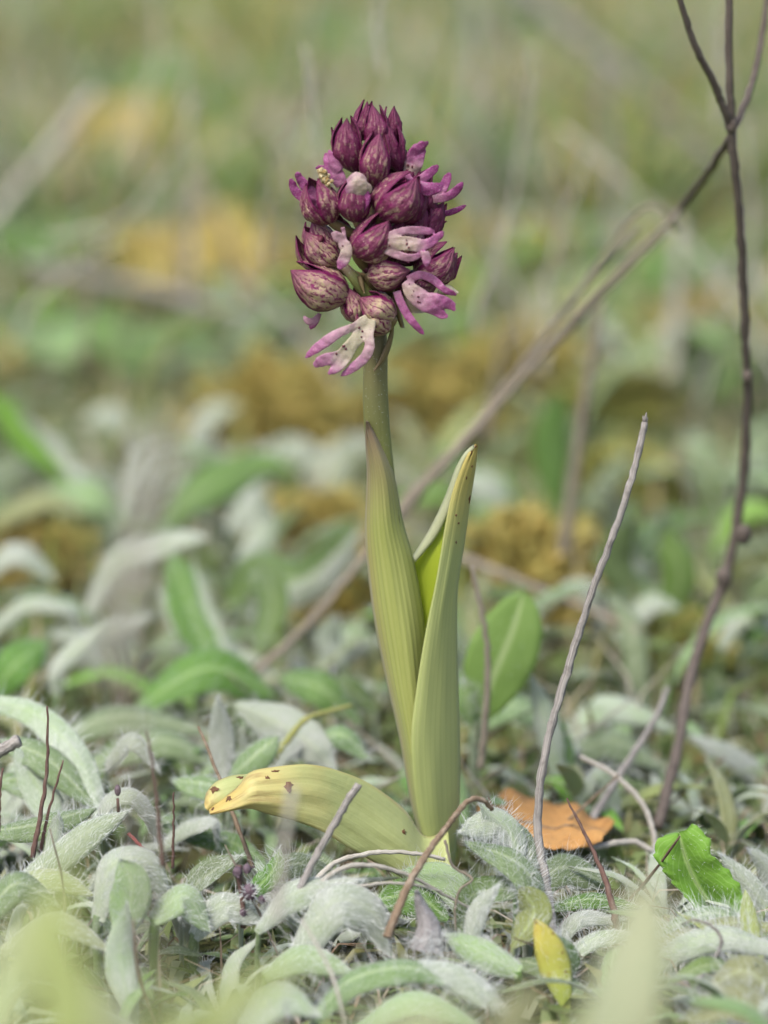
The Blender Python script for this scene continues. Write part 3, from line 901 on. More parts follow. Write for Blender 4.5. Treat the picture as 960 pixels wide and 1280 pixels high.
# lime green leaf behind the orchid
plant('single bright lime green leaf with a pale midrib standing right behind the orchid leaves', [
    ([(598, 905, 5.8), (615, 850, 5.8), (640, 790, 6.0), (656, 738, 6.3)], 112, D(face='l', roll=5, curl=.15, fold=.12, prof='ova', long=45, L=.2, short=0)),
    ([(590, 910, 5.6), (583, 880, 5.6), (580, 850, 5.8)], 34, D(face='l', roll=20, prof='ova')),
], None, 'ribwort', 'plant')
# blurred plants behind on the left
plant('blurred hawkweed with broad green leaves lying flat left of the stem', [
    ([(170, 885, 9), (260, 835, 9.5), (345, 870, 10)], 76, D(face='G', roll=35, curl=.3, prof='ova', short=100)),
    ([(450, 905, 9), (400, 860, 9), (350, 845, 10)], 60, D(face='G', roll=25, curl=.3, prof='ova', short=100)),
    ([(470, 890, 10), (430, 860, 10), (395, 880, 10)], 44, D(face='G', roll=10, prof='ova', short=60)),
    ([(60, 930, 7), (150, 895, 7), (260, 915, 7)], 60, D(face='g', roll=45, curl=.5, prof='rib')),
    ([(110, 955, 6), (200, 925, 6), (270, 955, 6)], 60, D(face='g', roll=45, curl=.5, prof='rib')),
])
plant('blurred hawkweed with a diamond shaped green leaf rimmed in white left of the stem', [
    ([(275, 835, 14), (245, 780, 14.5), (215, 690, 15.5)], 74, D(face='G', roll=15, fold=.2, prof='ova', short=150)),
    ([(292, 830, 14), (268, 780, 14.5), (240, 700, 15)], 16, D(face='s', roll=0, prof='lan')),
    ([(262, 830, 14), (220, 780, 14.5), (196, 735, 15)], 18, D(face='s', roll=0, prof='lan')),
    ([(320, 820, 14.5), (340, 760, 15), (330, 700, 15.5)], 60, D(face='G', roll=25, prof='ova', short=80)),
])
plant('blurred hawkweed with a long wavy leaf rising to the stem behind it', [
    ([(290, 760, 19), (320, 712, 19), (370, 725, 18.5), (410, 700, 18), (448, 645, 17.5)], 62, D(face='G', roll=25, fold=.4, prof='rib', short=100, wob=.25)),
    ([(300, 770, 18.5), (355, 752, 18.2), (410, 722, 17.6), (452, 660, 17.2)], 34, D(face='s', roll=0, prof='rib')),
    ([(400, 830, 15), (440, 790, 15), (470, 800, 15)], 50, D(face='g', roll=40, prof='rib')),
    ([(430, 830, 14), (412, 800, 14), (420, 770, 14)], 40, D(face='s', roll=20, prof='lan')),
])
plant('blurred hawkweed with a greyish leaf arching left of the diamond shaped leaf', [
    ([(110, 770, 17), (150, 700, 17), (215, 675, 16.5), (262, 672, 16)], 56, D(face='s', roll=35, curl=.4, prof='rib')),
    ([(95, 830, 14), (140, 790, 14), (190, 768, 13.5)], 30, D(face='s', roll=20, curl=.6, prof='rib')),
    ([(130, 850, 13), (110, 800, 13), (60, 790, 13)], 40, D(face='s', roll=35, prof='rib')),
])
plant('blurred hawkweed with broad mid green leaves high on the left below the moss bank', [
    ([(180, 680, 26), (240, 620, 26), (320, 580, 27), (370, 590, 27)], 68, D(face='G', roll=25, prof='lan', short=0, long=40)),
    ([(270, 690, 25), (300, 650, 25), (325, 600, 26)], 40, D(face='s', roll=10, prof='lan', short=0)),
    ([(300, 700, 22), (330, 660, 23), (326, 608, 23)], 38, D(face='s', roll=5, prof='lan', short=0)),
    ([(160, 660, 27), (120, 620, 27), (60, 610, 28)], 60, D(face='g', roll=40, prof='ova', short=0)),
])
plant('blurred hawkweed with a sword shaped green leaf pointing up at the left edge', [
    ([(85, 600, 30), (50, 565, 30), (15, 525, 30), (-15, 490, 30)], 46, D(face='l', roll=5, prof='lan', short=0, long=20)),
    ([(105, 610, 29), (70, 560, 30), (20, 515, 30)], 22, D(face='s', roll=0, prof='lan', short=0, long=20)),
    ([(-20, 660, 25), (50, 625, 25), (110, 640, 25)], 40, D(face='o', roll=40, prof='rib', short=0)),
    ([(-20, 610, 30), (30, 580, 31), (90, 590, 31)], 50, D(face='g', roll=40, prof='rib', short=0)),
])
plant('hawkweed at the left edge with white leaf backs above the long arching leaf', [
    ([(-20, 800, 13), (30, 755, 13), (85, 762, 13), (95, 785, 13)], 34, D(face='s', roll=40, curl=.6, prof='rib')),
    ([(-20, 880, 10), (20, 830, 10), (60, 800, 11)], 66, D(face='G', roll=20, prof='ova', short=100)),
    ([(70, 870, 9), (75, 830, 9), (150, 770, 9.5)], 34, D(face='s', roll=25, curl=.5, prof='rib')),
    ([(-20, 720, 18), (20, 690, 18), (70, 725, 18)], 44, D(face='s', roll=40, prof='rib', short=100)),
])
def toothed_herb():
    root = empty('green_herb', W(895, 1170, -2.6), 'toothed fresh green leaf of a low herb standing upright near the right edge', 'plant')
    A = spline([W(*p) for p in [(893, 1175, -2.5), (868, 1135, -2.4), (842, 1105, -2.3), (823, 1080, -2.3), (817, 1062, -2.2), (826, 1047, -2.1), (846, 1040, -1.9)]], 40)
    B = spline([W(*p) for p in [(900, 1175, -2.5), (938, 1140, -2.5), (925, 1110, -2.4), (908, 1085, -2.3), (890, 1068, -2.3), (886, 1048, -2.2), (866, 1029, -2.0)]], 40)
    Mi = spline([W(*p) for p in [(896, 1175, -2.0), (884, 1130, -2.0), (868, 1100, -2.0), (858, 1075, -2.0), (850, 1050, -2.0), (848, 1040, -1.9)]], 40)
    P = []
    for i in range(40):
        t = i / 39
        tooth = 1 + .13 * (((i * .21) % 1.0) - .5) * (1 if t > .3 else 0)
        row = []
        for j in range(13):
            x = -1 + j / 6
            e = A[i] if x < 0 else B[i]
            a = abs(x)
            q = Mi[i].lerp(e, a * (tooth if a > .8 else 1)) + Vector((0, -.22 * a * (1 - a) * 2, 0)) + Vector((0, .05 * noise.noise(Vector((x * 3, t * 6, 2))), 0))
            row.append(q)
        P.append(row)
    mb = MB(); N = mb.sheet(P, .03, 0, 1)
    lf = put('leaf', mb, [M['toplime'], M['feltgreen']], root)
    mb = MB(); mb.tube([p + Vector((0, -.02, 0)) for p in Mi[:38]], [.055 - .0011 * i for i in range(38)], 6)
    put('midrib', mb, M['rib'], lf)
    put('hairs', hair_mb(P, N, 160, .09, 60, .08, random.Random(77)), M['hair'], lf, kind='stuff', smooth=False)
toothed_herb()

plant('bright blurred hawkweed with white leaf backs just left of the stem below the flower head', [
    ([(380, 600, 38), (430, 560, 38), (480, 550, 38)], 46, D(face='s', roll=35, prof='rib', short=0, long=0)),
    ([(400, 620, 37), (425, 590, 37), (440, 540, 37)], 40, D(face='s', roll=10, prof='ova', short=0, long=0)),
    ([(330, 590, 40), (360, 560, 40), (410, 575, 40)], 40, D(face='s', roll=30, prof='rib', short=0, long=0)),
])
plant('bright blurred hawkweed with white leaf backs far left of the flower head', [
    ([(230, 580, 42), (260, 520, 42), (300, 505, 42)], 40, D(face='s', roll=35, prof='rib', short=0, long=0)),
    ([(180, 560, 44), (140, 520, 44), (100, 530, 44)], 40, D(face='s', roll=30, prof='rib', short=0, long=0)),
    ([(250, 590, 42), (300, 560, 42), (350, 580, 42)], 36, D(face='s', roll=40, prof='rib', short=0, long=0)),
])
plant('blurred hawkweed with white and green leaves left of the dark twig', [
    ([(770, 800, 16), (810, 755, 16), (850, 760, 16)], 44, D(face='s', roll=35, prof='rib', short=0, long=0)),
    ([(760, 790, 17), (740, 740, 17), (700, 730, 17)], 44, D(face='s', roll=35, prof='rib', short=0, long=0)),
    ([(830, 790, 17), (850, 720, 17), (830, 660, 17)], 50, D(face='l', roll=20, prof='ova', short=0, long=0)),
    ([(800, 760, 18), (770, 700, 18), (790, 650, 18)], 50, D(face='G', roll=20, prof='ova', short=0, long=0)),
])
plant('blurred hawkweed with green leaves and a white one right of the dark twig', [
    ([(930, 800, 15), (950, 740, 15), (985, 720, 15)], 46, D(face='G', roll=30, prof='ova', short=0, long=0)),
    ([(900, 810, 15), (930, 770, 15), (980, 790, 15)], 40, D(face='s', roll=35, prof='rib', short=0, long=0)),
    ([(890, 690, 24), (925, 640, 24), (975, 640, 24)], 46, D(face='l', roll=30, prof='ova', short=0, long=0)),
])
plant('blurred hawkweed with blue green leaves right of the golden moss behind the orchid leaf tip', [
    ([(700, 640, 32), (690, 560, 32), (700, 490, 32)], 56, D(face='G', roll=15, prof='ova', short=0, long=0)),
    ([(640, 650, 31), (610, 610, 31), (570, 600, 31)], 50, D(face='s', roll=35, prof='rib', short=0, long=0)),
    ([(720, 650, 31), (760, 600, 31), (790, 560, 31)], 44, D(face='g', roll=25, prof='lan', short=0, long=0)),
])
FARG = [(150, 110, 'large fresh green blurred herb high on the left', 'l'), (290, 100, 'fresh green blurred herb between the top left corner and the flower head', 'l'),
        (50, 290, 'dark green blurred herb at the left edge beside the pale slanting stem', 'G'), (450, 60, 'bright green blurred herb at the top edge above the buds', 'l'),
        (930, 90, 'fresh green blurred herb behind the dark twig at the top right', 'l'), (810, 330, 'mid green blurred herb where the dark twig meets the slanting bundle', 'G'),
        (350, 180, 'mid green blurred herb left of the top buds', 'G'), (640, 170, 'mid green blurred herb right of the top buds', 'G'), (700, 30, 'yellow green blurred herb at the top edge right of centre', 'l'),
        (180, 420, 'mid green blurred herb below the ochre moss bank', 'G'), (60, 420, 'blue green blurred herb at the left edge below the grey stem', 'g')]
for px, py, lb, fc in FARG:
    b_ = G(px, py + 35); Y_ = b_.y
    r_ = random.Random(px)
    plant(lb, [([(px + r_.uniform(-30, 30), py + 45, Y_), (px + q * 18 + r_.uniform(-8, 8), py + 5, Y_ + 1), (px + q * 42 + r_.uniform(-15, 15), py - 22 + r_.uniform(-18, 18), Y_ + 2)], r_.uniform(50, 80), D(face={'l': 'G', 'G': 'G', 'g': 'g'}[fc], roll=r_.uniform(10, 40), prof='ova', long=0, short=0, nu=14)) for q in (-2, -1, 0, 1, 2)], 'broad leaved herbs far back', 'leafy_herb', 'herb')
# foreground leaves close to the lens
def fore(label, leaves):
    plant(label, leaves, 'foreground leaves out of focus', 'broad_grass', 'plant')
N0 = D(long=0, short=0)
fore('very blurred green blade at the bottom edge between the two yellow green ones', [
    ([(250, 1440, -30), (210, 1300, -29.5), (215, 1190, -29)], 60, D(N0, face='o', roll=20, prof='lan')),
    ([(300, 1440, -30), (330, 1320, -29.5), (300, 1240, -29)], 60, D(N0, face='q', roll=20, prof='lan')),
])
fore('very blurred pale green blade at the bottom edge below the orchid', [
    ([(480, 1440, -31), (450, 1330, -30.5), (480, 1250, -30)], 70, D(N0, face='q', roll=20, prof='lan')),
    ([(560, 1440, -30), (590, 1330, -29.5), (640, 1265, -29)], 60, D(N0, face='o', roll=20, prof='lan')),
])
fore('very blurred green blade at the bottom edge near the right corner', [
    ([(880, 1440, -29), (860, 1350, -28.5), (880, 1270, -28)], 60, D(N0, face='o', roll=20, prof='lan')),
])
fore('large out of focus yellow green blade rising from the bottom edge right of centre', [
    ([(735, 1440, -24), (775, 1270, -23.5), (800, 1170, -23), (805, 1092, -22.5)], 120, D(N0, face='q', roll=20, curl=.4, prof='rib')),
    ([(700, 1440, -23), (715, 1330, -22.8), (745, 1230, -22.6)], 70, D(N0, face='o', roll=30, prof='lan')),
])
fore('out of focus yellow green blade in the lower left corner', [
    ([(60, 1440, -28), (85, 1270, -27.5), (60, 1160, -27), (105, 1070, -26.5)], 100, D(N0, face='o', roll=20, prof='rib')),
    ([(-60, 1370, -27), (0, 1250, -26.5), (35, 1130, -26)], 85, D(N0, face='q', roll=25, prof='rib')),
    ([(130, 1440, -26), (150, 1300, -25.5), (120, 1220, -25)], 80, D(N0, face='q', roll=25, prof='lan')),
])
fore('out of focus yellow green blade crossing the bottom edge left of centre', [
    ([(200, 1440, -25), (260, 1280, -24.6), (330, 1225, -24.2), (390, 1215, -24)], 80, D(N0, face='o', roll=30, prof='rib')),
    ([(150, 1440, -25), (230, 1310, -24.6), (290, 1240, -24.2)], 80, D(N0, face='q', roll=20, prof='rib')),
])
fore('out of focus brownish green blade under the yellowed leaf at the bottom edge', [
    ([(560, 1440, -23), (620, 1320, -22.6), (650, 1250, -22.4), (690, 1240, -22.2)], 70, D(N0, face='o', roll=25, prof='rib')),
])
fore('faint out of focus blade along the bottom edge below the grey withered cone', [
    ([(420, 1440, -26), (470, 1330, -25.6), (540, 1275, -25.4), (590, 1262, -25.2)], 80, D(N0, face='q', roll=25, prof='rib')),
])

# ------------------------------------------------------------------ random hawkweed rosettes filling the ground
def variant(i, nu=14, nv=7):
    r = random.Random(500 + i)
    L = r.uniform(3.2, 5.2); h = r.uniform(.4, 1.6)
    C = spline([Vector((0, 0, 0)), Vector((L * .3, r.uniform(-.15, .15), h * .8)), Vector((L * .68, r.uniform(-.3, .3), h)), Vector((L, r.uniform(-.5, .5), h * r.uniform(.1, 1.25)))], nu)
    S, N = frames(C, lambda p: Vector((0, r.uniform(-.08, .08), 1)))
    P = leaf_grid(C, S, N, r.uniform(.28, .48), r.choice(['obo', 'lan', 'lan', 'rib']), r.uniform(.0, .4), r.uniform(0, .3), nv, .15, i)
    mb = MB()
    Nn = mb.sheet(P, .05, 0, 1)
    hr = hair_mb(P, Nn, 130, .32, 300, .11, r, 1, .0055)
    return mb, hr
VARS = []
for i in range(12):
    mb, hr = variant(i)
    top = ['topgrey', 'topgrey', 'top', 'topgrey', 'felt', 'top', 'topgrey', 'felt', 'toplime', 'topolive', 'topgrey', 'felt'][i]
    und = ['felt', 'felt', 'felt', 'felt', 'topgrey', 'felt', 'felt', 'feltgreen', 'feltgreen', 'feltyel', 'felt', 'felt'][i]
    VARS.append((mb.mesh('leaf', [M[top], M[und]]), hr.mesh('hairs', [M['hair']], False)))
ZONE_W = ['at the far left', 'left of the orchid', 'in line with the orchid', 'right of the orchid', 'at the far right']
LOOKS = {'silvery white': (4, 7, 11, 4), 'grey green': (0, 1, 3, 6, 10), 'dark green': (2, 5, 5, 2), 'olive and lime': (8, 9, 8, 9)}
def rosette(x, y, sc, rnd, hairs, label, group, lift=0.0, nleaf=None, pick=(0,)):
    root = empty('hawkweed', (x, y, ground_z(x, y) + lift), label, 'hawkweed', group)
    n = nleaf or rnd.randint(5, 8)
    a0 = rnd.uniform(0, 6.28)
    for q in range(n):
        lm, hm = VARS[rnd.choice(pick)]
        lf = bpy.data.objects.new('leaf', lm)
        COL.objects.link(lf)
        lf.parent = root
        lf.rotation_euler = (rnd.uniform(-.35, .35), rnd.uniform(-.75, .15), a0 + 6.283 * q / n + rnd.uniform(-.3, .3))
        lf.scale = (sc * rnd.uniform(.75, 1.15),) * 3
        if hairs:
            h = bpy.data.objects.new('hairs', hm)
            COL.objects.link(h)
            h.parent = lf
            h['kind'] = 'stuff'
rnd = random.Random(21)
placed = []
def try_rosettes(n, y0, y1, sc, spread, hairs, dmin, label, group, lift=0.0, pw=1.0):
    k = 0; tries = 0
    while k < n and tries < n * 30:
        tries += 1
        y = y0 + (y1 - y0) * rnd.random() ** pw
        half = (y + 58.7) * .118 * spread + 2
        x = rnd.uniform(-half, half)
        if any((x - a) ** 2 + (y - b) ** 2 < dmin * dmin for a, b in placed): continue
        if any((x - a) ** 2 + ((y - b + 2) * .6) ** 2 < c * c for a, b, c in MOSSXY): continue
        if y < 2 and abs(x - 1.0) < 2.2 and y > -9: continue
        placed.append((x, y))
        qx, qy = proj(Vector((x, y, 0)))
        z = ZONE_W[max(0, min(4, int(qx / 192)))]
        lk = rnd.choice(['silvery white', 'silvery white', 'grey green', 'grey green', 'dark green', 'dark green', 'olive and lime'] if y < 12 else ['silvery white', 'grey green', 'grey green', 'dark green', 'dark green', 'olive and lime', 'olive and lime'])
        rosette(x, y, sc * rnd.uniform(.8, 1.2), rnd, hairs, label % (lk, z), group, lift, None, LOOKS[lk])
        k += 1
try_rosettes(80, -13, 9, .5, 1.25, True, 1.6, 'low %s rosette of hairy leaves near the lens %s', 'low rosettes around the orchid', -.3)
try_rosettes(44, 8, 40, .8, 1.3, True, 3.2, 'blurred %s rosette in the near meadow %s', 'blurred rosettes just behind the orchid')
try_rosettes(62, 40, 130, 1.1, 1.25, False, 4.5, 'strongly blurred %s rosette in the middle distance %s', 'blurred rosettes in the middle distance')
try_rosettes(36, 130, 330, 1.3, 1.25, False, 7.0, 'faint blurred %s rosette far back in the meadow %s', 'blurred rosettes far back in the meadow')

# ------------------------------------------------------------------ dry stalks and twigs
def stalk(name, label, cat, strands, mat, group=None, wob=.02, sides=8, parts=None):
    """strands: [(points (px, py, Y), radius px start, radius px end)]; the first is the thing's own stem"""
    base = W(*strands[0][0][0])
    root = empty(name, base, label, cat, group)
    for i, (pts, r0, r1) in enumerate(strands):
        n = max(16, 9 * len(pts))
        C = spline([W(*p) for p in pts], n)
        Ys = [c.y for c in C]
        rad = []
        for j in range(n):
            t = j / (n - 1)
            rr = lerp(r0, r1, t) * cmpx(Ys[j])
            rad.append(rr * (1 + .16 * noise.noise(Vector((j * .9, i * 3.3, base.x)))))
            C[j] = C[j] + Vector((noise.noise(Vector((j * .5, base.x, 1))), 0, noise.noise(Vector((j * .5, base.x, 7))))) * wob
        mb = MB()
        mb.tube(C, rad, sides, rough=.3)
        put('stem' if i == 0 else 'branch', mb, M[mat], root)
    return root
st = stalk('dry_stalk', 'tall straight dry grey stalk leaning right, in focus right of the orchid', 'stalk', [
    ([(692, 1175, -3.4), (684, 1110, -2.6), (672, 1030, -2.0), (682, 940, -1.6), (706, 850, -1.2), (740, 740, -.8), (775, 645, -.4), (797, 570, 0), (806, 528, .2)], 6.0, 4.2)], 'grey_stick')
mb = MB()
c0 = W(806, 530, .2)
for dx, L in ((-.04, .16), (.03, .22), (.06, .12)):
    mb.tube([c0, c0 + Vector((dx * .5, 0, L * .6)), c0 + Vector((dx, .02, L))], [.045, .03, .005], 5)
put('frayed_tip', mb, M['grey_stick'], st)
tw = stalk('dark_twig', 'dark branching twig rising along the right edge behind the tall grey stalk', 'twig', [
    ([(822, 1035, 3.0), (846, 940, 4.5), (862, 850, 6), (884, 780, 7), (908, 715, 7.5), (926, 620, 7.5), (934, 520, 7), (931, 400, 6.2), (924, 270, 5.4), (914, 155, 4.8), (911, 60, 4.6), (912, -60, 4.4)], 7.6, 4.8),
    ([(913, 158, 4.8), (893, 105, 4.4), (868, 55, 4), (838, -40, 3.6)], 5.2, 3.6),
    ([(915, 165, 4.8), (935, 120, 5.6), (950, 60, 6.4), (964, -40, 7)], 4.6, 3.4),
    ([(914, 170, 5), (880, 222, 9), (835, 280, 13)], 4.8, 4.2),
], 'dark_twig')
for (px, py, Y, r) in ((914, 156, 4.8, 9), (930, 668, 7.4, 12), (905, 722, 7.4, 13), (934, 470, 6.6, 8)):
    mb = MB(); mb.ball(W(px, py, Y), (r * .014, r * .014, r * .02), None, 0, 8, 6)
    put('knot', mb, M['dark_twig'], tw)
stalk('dry_stalk', 'long bundle of dry brown stems slanting from the upper right down behind the orchid', 'stems', [
    ([(318, 842, 11), (380, 785, 11.5), (440, 715, 12), (500, 640, 12.5), (570, 565, 12.5), (650, 475, 12.5), (720, 395, 12.5), (790, 322, 12), (850, 262, 11.5), (908, 185, 10.5)], 5.4, 3),
    ([(500, 650, 13), (590, 535, 13), (660, 445, 13), (720, 370, 13), (770, 298, 13), (798, 264, 12.8), (822, 260, 12.6), (848, 288, 12.4)], 4, 2.8),
    ([(455, 680, 13), (580, 545, 13), (690, 436, 12.8), (770, 352, 12.4), (835, 288, 12)], 3.4, 2.4),
    ([(600, 545, 13.4), (680, 425, 13.4), (740, 350, 13.2), (800, 285, 13)], 2.6, 2.0),
], 'tan_stalk')
stalk('dry_stalk', 'blurred brown stalk standing upright where it crosses the slanting bundle', 'stalk', [
    ([(704, 700, 20), (715, 610, 20), (728, 520, 20), (740, 450, 20), (752, 375, 20)], 8, 5)], 'tan_stalk')
stalk('dry_stalk', 'thin pinkish brown stalk crossing in front of the lime green leaf', 'stalk', [
    ([(601, 960, 4.2), (608, 880, 4.2), (609, 810, 4.4), (601, 760, 4.6), (590, 708, 4.8)], 5, 3)], 'tan_stalk')
stalk('dry_stalk', 'pale brown stem lying on the moss behind the lime green leaf', 'stem', [
    ([(560, 690, 17), (640, 722, 15), (720, 755, 14), (800, 790, 13)], 6, 4)], 'tan_stalk')
stalk('straw', 'brownish straw slanting in the leaves left of the dark twig base', 'straw', [
    ([(725, 1050, 3), (770, 975, 4), (815, 905, 5), (835, 860, 6)], 6, 3)], 'grey_stick')
stalk('straw', 'grey straw looping low beside the orange fallen leaf', 'straw', [
    ([(735, 1060, 1), (790, 1052, 1.4), (818, 1062, 1.4), (806, 1010, 2), (770, 970, 2.5), (725, 945, 3)], 4.5, 3)], 'pale_straw')
stalk('dry_stalk', 'bent brown stalk folded over at its top in front of the orchid base', 'stalk', [
    ([(484, 1172, -5.0), (496, 1140, -4.8), (515, 1098, -4.4), (540, 1058, -4.0), (563, 1028, -3.7), (582, 1004, -3.5), (594, 998, -3.4), (606, 1002, -3.3), (615, 1012, -3.2)], 6.2, 3)], 'brown_stalk')
stalk('dry_stalk', 'short straight grey stalk pointing up right in front of the yellow tipped leaf', 'stalk', [
    ([(366, 1128, -4.4), (395, 1070, -4.0), (425, 1018, -3.7), (448, 980, -3.5)], 4.6, 4.8)], 'grey_stick')
stalk('straw', 'white straw arching in front of the orchid base behind the bent stalk', 'straw', [
    ([(386, 1122, -4.2), (415, 1092, -4.0), (455, 1081, -3.9), (510, 1094, -3.7), (555, 1118, -3.5), (592, 1138, -3.4)], 3.8, 1.6)], 'pale_straw')
stalk('straw', 'white straw lying nearly level just under the arching one', 'straw', [
    ([(438, 1110, -4.2), (480, 1104, -4.1), (520, 1106, -4.0), (552, 1114, -3.9)], 2.6, 1.2)], 'pale_straw')
stalk('straw', 'faint white straw passing over the lower edge of the low orchid leaf', 'straw', [
    ([(385, 1110, -2.6), (420, 1078, -2.5), (470, 1066, -2.4), (520, 1067, -2.3), (556, 1074, -2.2)], 3.8, 2.4)], 'pale_straw')
stalk('curled_stem', 'thin pale stem curling round below the white folded leaf', 'stem', [
    ([(556, 1050, -3.4), (566, 1082, -3.5), (590, 1098, -3.6), (575, 1112, -3.7), (569, 1135, -3.8), (570, 1165, -3.9)], 2.0, 1.4)], 'tan_stalk')
stalk('thin_stem', 'red brown spike leaning left beside the out of focus yellow green blade', 'stem', [
    ([(774, 1175, -3.2), (760, 1110, -2.8), (735, 1050, -2.4), (708, 998, -2.2)], 5.4, 1.2)], 'red_stalk')
stalk('thin_stem', 'tallest red brown stem standing in front of the silvery leaves at the left', 'stem', [
    ([(40, 1072, -1.8), (52, 1010, -1.6), (59, 950, -1.4), (59, 882, -1.2)], 3.8, 1.3)], 'red_stalk')
stalk('thin_stem', 'faint red brown stem leaning right beside the tallest one at the left', 'stem', [
    ([(50, 1065, -1.6), (62, 1010, -1.5), (79, 950, -1.4)], 2.6, 1.1)], 'red_stalk')
stalk('thin_stem', 'blurred red brown stem left of the orchid leaf with the yellow tip', 'stem', [
    ([(204, 1082, -6), (196, 1000, -6), (190, 950, -6), (183, 912, -6)], 3.2, 1.4)], 'red_stalk')
stalk('thin_stem', 'short upright red brown stem just right of the blurred one', 'stem', [
    ([(216, 1085, -2.2), (217, 1035, -2.2), (217, 990, -2.2)], 2.2, 1.0)], 'red_stalk')
stalk('thin_stem', 'brown stem slanting behind the yellow tip of the low orchid leaf', 'stem', [
    ([(316, 1085, -1.8), (300, 1040, -1.2), (275, 975, -.4), (248, 908, .4)], 3.4, 1.6)], 'brown_stalk')
stalk('thin_stem', 'short bright red stem in the dark hollow under the hooped leaf', 'stem', [
    ([(196, 1082, -2.2), (180, 1062, -2.0), (161, 1042, -1.8)], 1.8, 2.4)], 'red_bright')
stalk('thin_stem', 'thin upright reddish stem at the left edge beside the hairy leaves', 'stem', [
    ([(-2, 1040, -1.8), (0, 990, -1.6), (3, 960, -1.5)], 2.8, 1.4)], 'red_stalk')
stalk('dry_stalk', 'cut grey stick poking in from the left edge', 'stick', [
    ([(-40, 962, -.6), (-5, 942, -.6), (24, 925, -.6)], 8, 8)], 'grey_stick')
stalk('thin_stem', 'yellow green stalk lying across the striped leaf left of the orchid', 'stem', [
    ([(338, 955, 3.2), (360, 925, 3.4), (385, 898, 3.6), (440, 882, 4)], 5, 2.4)], 'green_stalk')
stalk('thin_stem', 'out of focus pale stem in front of the spotted part of the low orchid leaf', 'stem', [
    ([(345, 1150, -14), (355, 1060, -14), (366, 985, -14)], 6, 5)], 'pale_straw')
stalk('thin_stem', 'thin curled brown stem over the hairy leaves at the lower right', 'stem', [
    ([(838, 1232, -5.2), (868, 1226, -5.2), (892, 1200, -5.2), (902, 1176, -5.2), (890, 1158, -5.1), (868, 1150, -5), (852, 1156, -5)], 4.6, 1.0)], 'grey_stick')
# stalk with a fuzzy dry head very close to the lens
st = stalk('dry_stalk', 'out of focus grey brown fuzzy stalk very close to the lens at the left', 'stalk', [
    ([(205, 1500, -27), (190, 1200, -26), (160, 900, -25), (150, 760, -25), (175, 640, -25), (185, 540, -25)], 6, 3.5),
    ([(155, 800, -25), (120, 740, -25), (95, 690, -25)], 4, 2.5),
    ([(168, 680, -25), (205, 620, -25), (225, 560, -25)], 4, 2.5)], 'tan_stalk')
mb = MB()
r = random.Random(5)
for _ in range(260):
    t = r.random()
    c0 = W(lerp(200, 140, t) + r.uniform(-14, 14), lerp(540, 850, t), -25 + r.uniform(-.3, .3))
    mb.hair(c0, Vector((r.uniform(-1, 1), r.uniform(-1, 1), r.uniform(.0, 1.2))), r.uniform(.2, .7), .014, r, .4)
put('fuzz', mb, M['pale_straw'], st, kind='stuff', smooth=False)
# blurred stalks in the far meadow, each with its own place in the picture
FAR = [
    ('broad pale blurred stem slanting up at the upper left edge', [(-40, 310), (40, 215), (120, 115)], 14, 'pale_straw', 75),
    ('thin pale blurred stem curving up left of the flower head', [(60, 300), (160, 270), (225, 180), (245, 120)], 6, 'pale_straw', 80),
    ('pale upright blurred stem near the top left of centre', [(235, 400), (240, 250), (228, 60)], 7, 'pale_straw', 90),
    ('short pale blurred stem standing on the ochre moss bank', [(240, 385), (232, 310), (228, 215)], 11, 'tan_stalk', 85),
    ('pale blurred stem leaning right of the short one on the moss bank', [(300, 380), (285, 300), (255, 220)], 7, 'tan_stalk', 88),
    ('grey brown blurred stem lying level below the ochre moss bank', [(30, 330), (180, 360), (330, 400)], 16, 'grey_stick', 78),
    ('wide grey blurred stem slanting down across the upper right', [(640, -20), (770, 85), (900, 200)], 17, 'grey_stick', 120),
    ('tan blurred stem slanting beside the flower head on its right', [(570, 150), (620, 260), (690, 390)], 11, 'tan_stalk', 95),
    ('grey blurred upright stem in the upper right half', [(772, 330), (762, 180), (748, 60)], 12, 'grey_stick', 95),
    ('greenish tan blurred stem near the top right of centre', [(700, 260), (655, 120), (620, 10)], 9, 'tan_stalk', 110),
    ('thick pale blurred stem standing left of the dark twig', [(838, 500), (845, 400), (852, 280)], 14, 'pale_straw', 62),
    ('thin pale blurred stem close beside the dark twig', [(942, 380), (938, 250), (932, 150)], 5, 'pale_straw', 30),
    ('pale blurred stem behind the dark twig at the top', [(900, 160), (903, 80), (902, -20)], 7, 'pale_straw', 40),
    ('tan blurred stem standing low at the upper left behind the moss cushion', [(105, 260), (90, 140), (70, 20)], 7, 'tan_stalk', 150),
    ('pale blurred stem at the top edge above the flower head', [(590, 160), (600, 60), (590, -20)], 14, 'grey_stick', 150),
    ('brown blurred stem slanting at the top right of the flower head', [(720, 330), (680, 270), (640, 200)], 6, 'tan_stalk', 90),
    ('thin brown blurred stem rising between the grey stalk and the dark twig', [(880, 720), (860, 620), (840, 560)], 4, 'tan_stalk', 22),
]
for lb, pts, r_, mt, Y in FAR:
    Y = Y * (.8 if r_ > 9 else .5) if Y > 50 else Y
    r_ *= .72 if lb.startswith(('broad', 'thick', 'wide')) else .55
    stalk('blurred_stem', lb, 'stem', [([(x, y, Y) for x, y in pts], r_, r_ * .7)], mt, 'blurred dry stems in the meadow', .1)
